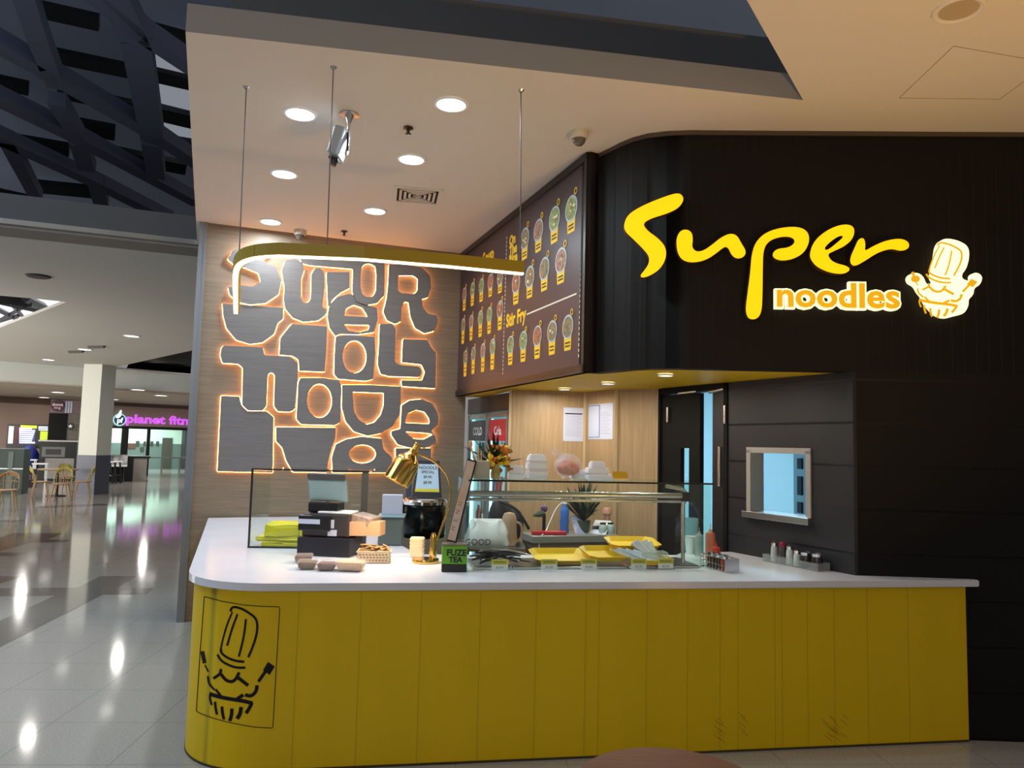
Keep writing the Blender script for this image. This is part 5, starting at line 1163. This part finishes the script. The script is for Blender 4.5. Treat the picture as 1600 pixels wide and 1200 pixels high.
for a_ in ((.04, .046, .12, 2.05, -dp + .02, -.035), (Lg - .046, Lg - .04, .12, 2.05, -dp + .02, -.035)): box(bm, *a_, Mg)
obj('inner_liner', bm, mat('liner_white', (214, 232, 236), .35), fg)
for u in (.06, um_, Lg - .075):
    bm = nb(); box(bm, u - .012, u + .012, .2, 1.98, -.07, -.045, Mg); obj('light_tube', bm, mat('fridge_tube', (220, 250, 255), .4, emit=(170, 238, 246), es=3.2), fg)
for i, (a0_, a1_) in enumerate(((0.02, um_), (um_, Lg - .01))):
    bm = nb()
    for a_ in ((a0_, a0_ + .05, .12, 2.04), (a1_ - .05, a1_, .12, 2.04), (a0_, a1_, .12, .2), (a0_, a1_, 1.99, 2.04)): box(bm, *a_, -.03, 0, Mg)
    dr = obj('door', bm, mat('fridge_frame', (150, 150, 150), .35, .6), fg)
    bm = nb(); box(bm, a0_ + .05, a1_ - .05, .2, 1.99, -.02, -.014, Mg); obj('glass_pane', bm, GLS, dr)
    bm = nb(); tube(bm, [pg.w(a1_ - .025 if i == 0 else a0_ + .025, 1.0, .03), pg.w(a1_ - .025 if i == 0 else a0_ + .025, 1.4, .03)], .01, 8); obj('handle', bm, STEEL, dr)
    bm = nb(); box(bm, a0_ + .06, a1_ - .06, 1.75, 1.97, -.012, -.008, Mg); obj('header_sticker', bm, (mat('sticker_navy', (30, 36, 56), .4), mat('sticker_red', (190, 40, 56), .4))[i], dr)
    bm = nb(); text_mesh(bm, ('COLD', 'Cola')[i], .12, .001, pg.M((a0_ + a1_) / 2, 1.85, -.007), off=.003, xs=1.0); obj('sticker_text', bm, WHITE, dr)
for z_ in (.45, .8, 1.15, 1.5):
    bm = nb(); box(bm, .04, Lg - .04, z_, z_ + .015, -dp + .03, -.06, Mg); obj('shelf', bm, mat('shelf_white', (200, 214, 220), .4), fg)
BC = [mat('can_a', (40, 70, 120), .25), mat('can_b', (150, 30, 36), .25), mat('can_c', (210, 220, 222), .25), mat('can_d', (30, 60, 50), .25)]
protos = []
for m_ in BC:
    o = thing('drink_bottle', 'x', 'bottle')
    bm = nb(); lathe(bm, [(0, 0), (.03, 0), (.031, .13), (.014, .19), (.013, .22)], 12); obj('bottle_body', bm, m_, o, True)
    bm = nb(); lathe(bm, [(.015, .218), (.015, .238), (0, .238)], 10); obj('cap', bm, WHITE, o, True); protos.append(o)
cn = ('navy', 'red', 'white', 'dark green'); used = set()
for zi, z_ in enumerate((.465, .815, 1.165, 1.515)):
    for k in range(12):
        u = .1 + k * (Lg - .2) / 11; j = (k // 2 + zi) % 4; q = pg.w(u, z_ + .001, -.13)
        lab = cn[j] + ' drink bottle on the ' + ('bottom', 'second lowest', 'second highest', 'top')[zi] + ' shelf of the drinks fridge'
        if j not in used: used.add(j); o = protos[j]; o.location = q; o['label'] = lab
        else: o = dup(protos[j], q, 0, lab)
        o['group'] = cn[j] + ' bottles on fridge shelf ' + ('one', 'two', 'three', 'four')[zi]

# ------------------------------------------------------------------ foreground table
tt = [at(905, 1200, .74), at(1034, 1167, .74), at(1163, 1200, .74)]
ax_, ay_, bx_, by_, cx_, cy_ = tt[0].x, tt[0].y, tt[1].x, tt[1].y, tt[2].x, tt[2].y
d_ = 2 * (ax_ * (by_ - cy_) + bx_ * (cy_ - ay_) + cx_ * (ay_ - by_))
ux = ((ax_**2 + ay_**2) * (by_ - cy_) + (bx_**2 + by_**2) * (cy_ - ay_) + (cx_**2 + cy_**2) * (ay_ - by_)) / d_
uy = ((ax_**2 + ay_**2) * (cx_ - bx_) + (bx_**2 + by_**2) * (ax_ - cx_) + (cx_**2 + cy_**2) * (bx_ - ax_)) / d_
tr_ = math.hypot(ax_ - ux, ay_ - uy)
ct = thing('cafe_table', 'round brown wooden table at the bottom edge in front of the counter', 'table', (ux, uy, 0))
bm = nb(); lathe(bm, [(0, .715), (tr_ - .01, .715), (tr_, .722), (tr_, .735), (tr_ - .006, .74), (0, .74)], 48); obj('table_top', bm, WOODT, ct, True)
bm = nb(); lathe(bm, [(.03, .02), (.03, .715)], 16); obj('pedestal', bm, BLK, ct, True)
bm = nb(); lathe(bm, [(0, 0), (.2, 0), (.2, .012), (.03, .03)], 32); obj('base', bm, BLK, ct, True)

# ------------------------------------------------------------------ far mall: wall, gym, kiosk, column
pfw = Plane(WL, WR); Lf = pfw.L
def fuv(px, py): return pfw.uv(px, py)
MAUVE = mat('plaster_mauve', (150, 128, 118), .8)
u160 = fuv(158, 700)[0]; u310 = fuv(330, 700)[0]; vtop = fuv(240, 669)[1]; vb0 = H - .62
bm = nb(); Mfw = pfw.M()
box(bm, 0, u160, 0, vb0, -.2, 0, Mfw); box(bm, u160, Lf, vtop, vb0, -.2, 0, Mfw)
struct('wall_far', bm, MAUVE)
bm = nb(); vv0 = fuv(240, 637)[1]; box(bm, 0, u160 - 1, vv0 - .1, vb0 - .02, 0, .05, Mfw); box(bm, u160 + .3, Lf, vv0, vb0 - .02, 0, .05, Mfw); struct('trim_10', bm, mat('band_brown', (84, 64, 54), .7))
# gym interior
GW = mat('gym_wall', (206, 228, 216), .7)
bm = nb(); g0 = u160; gd = 7
box(bm, g0 - 4, Lf, 1.35, 3.2, -gd - .1, -gd, Mfw); box(bm, g0 - 4, Lf, 2.95, 3.0, -gd, -.2, Mfw); struct('wall_gym', bm, GW)
bm = nb(); box(bm, g0 - 4, Lf, 0, 1.35, -gd - .1, -gd + .01, Mfw); struct('wall_gym_dado', bm, mat('gym_dado', (104, 120, 116), .6))
pgb = Plane(pfw.P, pfw.Q, -gd + .02)
bm = nb(); a = pgb.uv(254, 684); b_ = pgb.uv(266, 742); box(bm, a[0], b_[0], 0, a[1], 0, .05, pgb.M()); struct('door_2', bm, mat('gym_door', (70, 66, 60), .6))
bm = nb(); a = pgb.uv(285, 669); b_ = pgb.uv(292, 742); box(bm, a[0], b_[0], 0, 2.95, 0, .4, pgb.M()); struct('trim_11', bm, mat('gym_column', (62, 60, 62), .6))
for k, (px, py, w_, h_) in enumerate(((203, 697, 6, 8), (209, 697, 5, 8), (215, 693, 5, 8), (226, 693, 3, 7), (237, 693, 4, 7), (246, 693, 4, 7), (222, 702, 5, 7))):
    bm = nb(); a = pgb.uv(px - w_ / 2, py - h_ / 2); b_ = pgb.uv(px + w_ / 2, py + h_ / 2); box(bm, a[0], b_[0], b_[1], a[1], 0, .04, pgb.M())
    tag(obj('framed_picture', bm, (mat('pic_brown', (96, 60, 50), .6), mat('pic_dark', (60, 60, 56), .6))[k > 1]), ('reddish picture furthest left on the gym wall', 'reddish picture second from the left on the gym wall', 'dark picture hung higher beside the reddish pair', 'narrow picture beside the door mullion in the gym', 'picture just right of the black door mullion in the gym', 'picture nearest the dark gym door', 'low picture under the row, near the gym counter')[k], 'picture')
# storefront frames and glass
sf = thing('gym_storefront', 'black framed glass storefront of the far gym', 'storefront')
def mull(px, w_):
    u = fuv(px, 700)[0]; bm = nb(); box(bm, u - w_ / 2, u + w_ / 2, 0, vtop, -.05, .05, Mfw); obj('mullion', bm, BLK, sf)
for px, w_ in ((194, .26), (231, .12), (302, .12)): mull(px, w_)
bm = nb(); box(bm, u160, Lf, vtop - .06, vtop + .06, -.05, .05, Mfw); obj('head_rail', bm, BLK, sf)
bm = nb(); box(bm, u160, Lf, 0, vtop, -.01, .0, Mfw); obj('glass_pane', bm, GLS, sf)
bm = nb(); a = fuv(240, 716)[1]; box(bm, fuv(233, 700)[0], Lf, a - .03, a + .03, -1.1, -1.04, Mfw)
for px in (240, 268, 296): u = fuv(px, 700)[0]; box(bm, u - .03, u + .03, 0, a, -1.1, -1.04, Mfw)
tag(obj('handrail', bm, STEEL), 'steel rail inside the gym entrance', 'rail')
# gym sign
gs = thing('gym_sign', 'glowing purple planet fitness lettering with a round logo', 'sign')
PUR_ = mat('neon_purple', (170, 60, 200), .4, emit=(196, 70, 226), es=1.1); PUW = mat('neon_pink_edge', (236, 170, 240), .4, emit=(206, 120, 226), es=.7)
sa = fuv(197, 659); sb_ = fuv(331, 659); yt = fuv(215, 648)[1]; yb2 = fuv(215, 665)[1]
bm = nb(); fit_text(bm, 'planet fitness', pfw.M(0, 0, .06), sa[0], fuv(322, 659)[0], yb2, yt, .02, off=.03); obj('lettering_glow', bm, PUW, gs)
bm = nb(); fit_text(bm, 'planet fitness', pfw.M(0, 0, .085), sa[0], fuv(322, 659)[0], yb2, yt, .01, off=.008); obj('lettering', bm, PUR_, gs)
cu_, cv_ = fuv(186, 656)
bm = nb(); curve_mesh(bm, [ell(cu_, cv_, .27, .27)], .02, pfw.M(0, 0, .06)); obj('logo_rim', bm, mat('logo_rim', (170, 220, 230), .4, emit=(150, 210, 220), es=.8), gs)
bm = nb(); curve_mesh(bm, [ell(cu_, cv_, .22, .22)], .01, pfw.M(0, 0, .085)); obj('logo_disc', bm, mat('logo_navy', (16, 50, 84), .4), gs)
bm = nb()
curve_mesh(bm, [chaikin([(cu_ - .2, cv_ + .1), (cu_ - .1, cv_ + .2), (cu_ - .02, cv_ + .42), (cu_ + .05, cv_ + .44), (cu_ + .06, cv_ + .25), (cu_ + .02, cv_ + .12), (cu_ - .1, cv_ + .05)], 2)], .01, pfw.M(0, 0, .1))
text_mesh(bm, 'pf', .3, .01, pfw.M(cu_, cv_ - .03, .1), off=.01); obj('logo_hand', bm, mat('logo_white', (230, 246, 246), .4, emit=(220, 240, 240), es=.9), gs)
# gym front desk
def farbox(name, label, cat, px0, px1, py0, py1, depth, m, dist_plane=None, floor=True, parts=None):
    """a box standing on the floor whose lower edge is at py1"""
    a, b_ = at(px0, py1, 0), at(px1, py1, 0); pl = Plane((a.x, a.y), (b_.x, b_.y)); top = pl.uv((px0 + px1) / 2, py0)[1]
    o = thing(name, label, cat)
    bm = nb(); box(bm, 0, pl.L, 0.0, top, -depth, 0, pl.M()); obj('body', bm, m, o); return o, pl, top
o, pl, top = farbox('gym_desk', 'black topped gym desk with a pale panel at the storefront', 'desk', 207, 228, 716, 752, .8, mat('desk_grey', (128, 122, 116), .6))
bm = nb(); box(bm, -.3, pl.L + .1, top, top + .08, -.9, .05, pl.M()); obj('desk_top', bm, BLK, o)
bm = nb(); box(bm, -.3, 0, 0, top, -.8, 0, pl.M()); obj('side_panel', bm, BLK, o)
# column
ca, cb, cc = at(117, 772, 0), at(146, 773, 0), at(162, 771, 0)
plc = Plane((ca.x, ca.y), (cb.x, cb.y)); CW = mat('column_white', (214, 216, 206), .6); CS = mat('column_band', (70, 74, 92), .4)
vb_ = plc.uv(130, 711)[1]
col_ = thing('mall_column', 'square white mall column with a dark blue base band', 'column')
wc = plc.L; th_ = .65
bm = nb(); box(bm, 0, wc, vb_, H, -th_, 0, plc.M()); obj('shaft', bm, CW, col_)
bm = nb(); box(bm, -.01, wc + .01, 0, vb_, -th_ - .01, .01, plc.M()); obj('base_band', bm, CS, col_)
# cafe kiosk
K = lambda px, py: at(px, py, 0)
kb, plk, topk = farbox('cafe_kiosk', 'dark cafe kiosk with a glass counter and silver logo plate left of the column', 'kiosk', 58, 116, 690, 752, 1.0, BLK)
bm = nb(); box(bm, .2, plk.L - .05, 0.1, plk.uv(80, 716)[1], 0, .03, plk.M()); obj('lower_panel', bm, mat('cladding_white', (170, 168, 168), .6, noise=.2, nscale=8), kb)
bm = nb(); a = plk.uv(66, 698); b_ = plk.uv(101, 714); box(bm, a[0], b_[0], b_[1], a[1], 0, .03, plk.M()); obj('logo_plate', bm, mat('plate_grey', (120, 122, 124), .4), kb)
bm = nb(); box(bm, a[0] + .12, b_[0] - .12, b_[1] + .08, a[1] - .08, .03, .04, plk.M()); obj('logo_panel', bm, mat('plate_dark', (44, 48, 52), .4), kb)
bm = nb(); box(bm, -.05, plk.L + .05, topk, topk + .05, -1, .1, plk.M()); obj('counter_top', bm, STEEL, kb)
pk2 = Plane(plk.P, plk.Q, -1.05); a = pk2.uv(77, 645); b_ = pk2.uv(103, 690)
tw = thing('kiosk_tower', 'tall black panel rising behind the cafe kiosk counter', 'panel')
bm = nb(); box(bm, a[0], b_[0], 0, a[1], -.3, 0, pk2.M()); obj('black_panel', bm, BLKM, tw)
e_ = pk2.uv(121, 690)[0]; bm = nb(); box(bm, b_[0], e_, 0, pk2.uv(110, 648)[1], -.3, -.02, pk2.M()); obj('stone_panel', bm, mat('panel_stone', (110, 104, 98), .6, noise=.3, nscale=6), tw)
f_ = pk2.uv(80, 624); bm = nb(); box(bm, f_[0], e_, pk2.uv(100, 646)[1], f_[1], -.3, -.01, pk2.M()); obj('striped_header', bm, mat('header_plum', (120, 100, 106), .6), tw)
bm = nb()
for px in (102, 106, 110): u = pk2.uv(px, 635)[0]; box(bm, u, u + .06, pk2.uv(px, 645)[1], pk2.uv(px, 627)[1], 0, .01, pk2.M())
obj('header_stripes', bm, PAPER, tw)
u_, v_ = pk2.uv(90, 634); rs = thing('round_cafe_sign', 'round dark maroon cafe sign with pale script', 'sign')
bm = nb(); curve_mesh(bm, [ell(u_, v_, .215, .215)], .06, pk2.M(0, 0, .02)); obj('disc', bm, mat('maroon', (66, 16, 34), .4), rs)
bm = nb(); text_mesh(bm, 'donut', .15, .01, pk2.M(u_, v_ + .04, .085), off=.003); text_mesh(bm, 'king', .13, .01, pk2.M(u_, v_ - .08, .085), 0); obj('script', bm, mat('sign_pale', (206, 180, 190), .5, emit=(190, 160, 170), es=.5), rs)
u_, v_ = pk2.uv(110, 666); ssn = thing('star_sign', 'small round black sign with a white figure on the stone panel', 'sign')
bm = nb(); curve_mesh(bm, [ell(u_, v_, .11, .13)], .03, pk2.M(0, 0, .0)); obj('disc', bm, BLK, ssn)
bm = nb(); curve_mesh(bm, [[(u_ + (.085 if i % 2 == 0 else .04) * math.sin(i * math.pi / 5), v_ + (.085 if i % 2 == 0 else .04) * math.cos(i * math.pi / 5)) for i in range(10)]], .01, pk2.M(0, 0, .035)); obj('figure', bm, WHITE, ssn)
# lit menu board of the cafe on the far wall
lm = thing('cafe_menu_board', 'backlit blue and white cafe menu board on the far wall', 'menu board')
pmm = Plane(pk2.P - pk2.x * 3, pk2.Q, -.6)
def muv(px, py): return pmm.uv(px, py)
def mbx(bm, x0, x1, y0, y1, o0, o1, mi=0):
    a = muv(x0, y1); b_ = muv(x1, y0); box(bm, a[0], b_[0], a[1], b_[1], o0, o1, pmm.M(), mi)
bm = nb(); mbx(bm, 9, 79, 664, 700, -.1, 0); obj('frame', bm, BLK, lm)
bm = nb(); mbx(bm, 12, 22, 666, 693, 0, .01); obj('pale_panel', bm, mat('lit_grey', (180, 186, 186), .5, emit=(150, 158, 156), es=.8), lm)
bm = nb(); mbx(bm, 22, 29, 666, 693, 0, .01); obj('maroon_panel', bm, mat('maroon_p', (84, 34, 50), .5), lm)
bm = nb(); mbx(bm, 29, 56, 666, 694, 0, .01); obj('blue_panel', bm, mat('lit_blue', (60, 66, 110), .5, emit=(56, 60, 108), es=.8), lm)
bm = nb(); mbx(bm, 62, 75, 674, 689, 0, .012); mbx(bm, 32, 58, 665, 669, .01, .014); obj('lime_panel', bm, mat('lit_lime', (170, 190, 40), .5, emit=(170, 186, 50), es=.9), lm)
bm = nb()
for k in range(8): mbx(bm, 30, 50 + (k * 5) % 6, 669 + k * 3.1, 670.6 + k * 3.1, .012, .016)
for k in range(3): mbx(bm, 60, 75, 666.5 + k * 2.4, 667.6 + k * 2.4, .012, .016)
obj('menu_lines', bm, mat('lit_white', (220, 226, 240), .5, emit=(206, 212, 232), es=.9), lm)
# blue draped thing, green bin box, white tables, stools
p = at(38, 750, 0); bd = thing('blue_cover', 'crumpled blue tarpaulin cover standing beside the cafe kiosk', 'cover', (p.x, p.y, 0))
bm = nb(); blob(bm, (0, 0, .58), .42, .35, .62, 12, .14); obj('tarp', bm, mat('tarp_blue', (22, 44, 130), .5, noise=.4, nscale=3), bd, True)
o, pl, top = farbox('green_cabinet', 'dark green cabinet at the left edge of the food court', 'cabinet', -30, 33, 701, 772, .8, mat('cabinet_green', (36, 56, 52), .5))
a = pl.uv(14, 706); b_ = pl.uv(17, 770); bm = nb(); box(bm, a[0], b_[0], .1, a[1], 0, .02, pl.M()); obj('edge_strip', bm, mat('cabinet_grey', (84, 100, 98), .5), o)
bm = nb(); a = pl.uv(0, 733)[1]; box(bm, 0, pl.L, a, a + .03, 0, .02, pl.M()); obj('rail', bm, WHITE, o)
for px0, px1, py, lb2, pyb in ((33, 54, 718, 'white topped table under the blue tarpaulin', 755), (47, 72, 724, 'lower white table in front of the cafe kiosk', 757)):
    a, b_ = at(px0, pyb, 0), at(px1, pyb, 0); pl = Plane((a.x, a.y), (b_.x, b_.y)); tz = pl.uv((px0 + px1) / 2, py)[1]
    o = thing('white_table', lb2, 'table')
    bm = nb(); box(bm, 0, pl.L, tz - .04, tz, -.5, 0, pl.M()); obj('table_top', bm, WHITE, o)
    for u in (.03, pl.L - .06):
        for dd_ in (-.05, -.47): bm = nb(); box(bm, u, u + .03, 0, tz - .04, dd_, dd_ + .03, pl.M()); obj('leg', bm, WHITE, o)
o, pl, top = farbox('dark_banner', 'low black sign panel with small script left of the round table', 'banner', 29, 55, 733, 762, .2, mat('banner_plum', (24, 16, 30), .5))
bm = nb(); text_mesh(bm, 'OPEN', .2, .01, pl.M(pl.L / 2, top * .55, .005)); obj('script', bm, mat('script_grey', (120, 110, 130), .6), o)
# bar stools with patterned screen
def far_stool():
    o = thing('bar_stool', 'x', 'stool')
    bm = nb(); lathe(bm, [(0, .76), (.17, .76), (.18, .78), (.17, .8), (0, .8)], 16); obj('seat', bm, WHITE, o, True)
    for k in range(4):
        a = k * math.pi / 2 + .78; bm = nb(); tube(bm, [(.1 * math.cos(a), .1 * math.sin(a), .76), (.2 * math.cos(a), .2 * math.sin(a), 0)], .018, 6); obj('leg', bm, BLK, o)
    bm = nb(); tube(bm, [(.16 * math.cos(a), .16 * math.sin(a), .3) for a in [k * math.pi / 6 for k in range(12)]], .012, 5, closed=True); obj('foot_ring', bm, BLK, o)
    return o
st0 = far_stool()
for k, px in enumerate((166, 174, 182)):
    p = at(px, 757 - k, 0); lb2 = 'black legged white bar stool right of the column, ' + ('nearest the column', 'middle one', 'nearest the gym desk')[k]
    if k == 0: st0.location = p; st0['label'] = lb2; st0['group'] = 'bar stools by the column'
    else: dup(st0, p, k * .3, lb2)
a, b_ = at(160, 754, 0), at(197, 754, 0); pl = Plane((a.x, a.y), (b_.x, b_.y)); sl = thing('high_table', 'long white high table behind the bar stools', 'table')
bm = nb(); tz = pl.uv(180, 727)[1]; box(bm, 0, pl.L, tz - .05, tz, -.6, 0, pl.M()); obj('table_top', bm, WHITE, sl)
bm = nb(); box(bm, .1, pl.L - .1, 0, tz - .05, -.35, -.3, pl.M()); obj('support_panel', bm, BLKM, sl)
bm = nb(); a2 = pl.uv(180, 711)[1]; box(bm, 0, pl.L, tz, a2, -.6, -.57, pl.M()); obj('patterned_screen', bm, mat('screen_pattern', (190, 190, 186), .6, rgb2=(50, 52, 56), noise=.1, nscale=5), sl)
# windsor chairs and round table
def windsor(m, mb_):
    o = thing('windsor_chair', 'x', 'chair')
    bm = nb(); lathe(bm, [(0, .43), (.2, .43), (.215, .445), (.2, .46), (0, .455)], 20); obj('seat', bm, m, o, True)
    for sx in (-1, 1):
        for sy in (-1, 1):
            bm = nb(); tube(bm, [(sx * .13, sy * .13, .435), (sx * .2, sy * .2, 0)], [.02, .012], 8); obj('leg', bm, m, o, True)
    bm = nb(); hoop = [(-.2, .12, .45), (-.21, .17, .62), (-.17, .22, .78), (0, .25, .84), (.17, .22, .78), (.21, .17, .62), (.2, .12, .45)]; tube(bm, chaikin(hoop, 2, False), .013, 8); obj('back_hoop', bm, mb_, o, True)
    for k in range(5):
        x = -.12 + k * .06; bm = nb(); tube(bm, [(x * .8, .16, .45), (x, .235 - abs(x) * .1, .83 - abs(x) * .35)], .007, 6); obj('spindle', bm, m, o)
    bm = nb(); tube(bm, chaikin([(-.19, .12, .62), (-.1, .2, .64), (.1, .2, .64), (.19, .12, .62)], 1, False), .01, 6); obj('cross_rail', bm, m, o, True)
    bm = nb(); prof = [(-.19, .2, .74), (-.1, .25, .8), (0, .265, .82), (.1, .25, .8), (.19, .2, .74)]
    rr_ = [[bm.verts.new(V((x, y + dy, z + dz))) for (dy, dz) in ((0, .04), (.015, .04), (.015, -.07), (0, -.07))] for x, y, z in prof]
    for q0_, q1_ in zip(rr_, rr_[1:]):
        for i in range(4): bm.faces.new((q0_[i], q0_[(i + 1) % 4], q1_[(i + 1) % 4], q1_[i]))
    bm.faces.new(rr_[0]); bm.faces.new(rr_[-1][::-1]); obj('top_rail', bm, mb_, o)
    return o
OLV = mat('chair_olive', (150, 140, 60), .5)
w1_ = windsor(CHW, OLV); w2_ = windsor(CHW, CHW)
CHP = [(62, 779, 2.2, w1_, 'wooden spindle chair with olive back at the left of the round table', True), (94, 783, .3, w1_, 'spindle chair with olive back in front of the round table', False),
       (128, 778, -1.0, w1_, 'spindle chair with olive back right of the round table, against the column', False), (104, 768, 3.3, w1_, 'spindle chair half hidden behind the round table', False),
       (8, 797, .4, w2_, 'pale spindle chair at the left edge nearest the camera', True), (-16, 786, 1.6, w2_, 'pale spindle chair cut by the left edge of the picture', False)]
for px, py, rz, pr, lb2, first in CHP:
    p = at(px, py, 0)
    if first: pr.location = p; pr.rotation_euler = (0, 0, rz); pr['label'] = lb2; pr['group'] = 'spindle chairs in the food court'
    else: dup(pr, p, rz, lb2)
p = at(88, 775, 0); o = thing('round_table', 'round oak food court table among the spindle chairs', 'table', p)
bm = nb(); lathe(bm, [(0, .72), (.5, .72), (.51, .735), (.5, .75), (0, .75)], 32); obj('table_top', bm, CHW, o, True)
bm = nb(); lathe(bm, [(.04, .02), (.04, .72)], 12); obj('pedestal', bm, BLK, o, True)
bm = nb(); lathe(bm, [(0, 0), (.26, 0), (.26, .02), (0, .04)], 24); obj('base', bm, BLK, o, True)
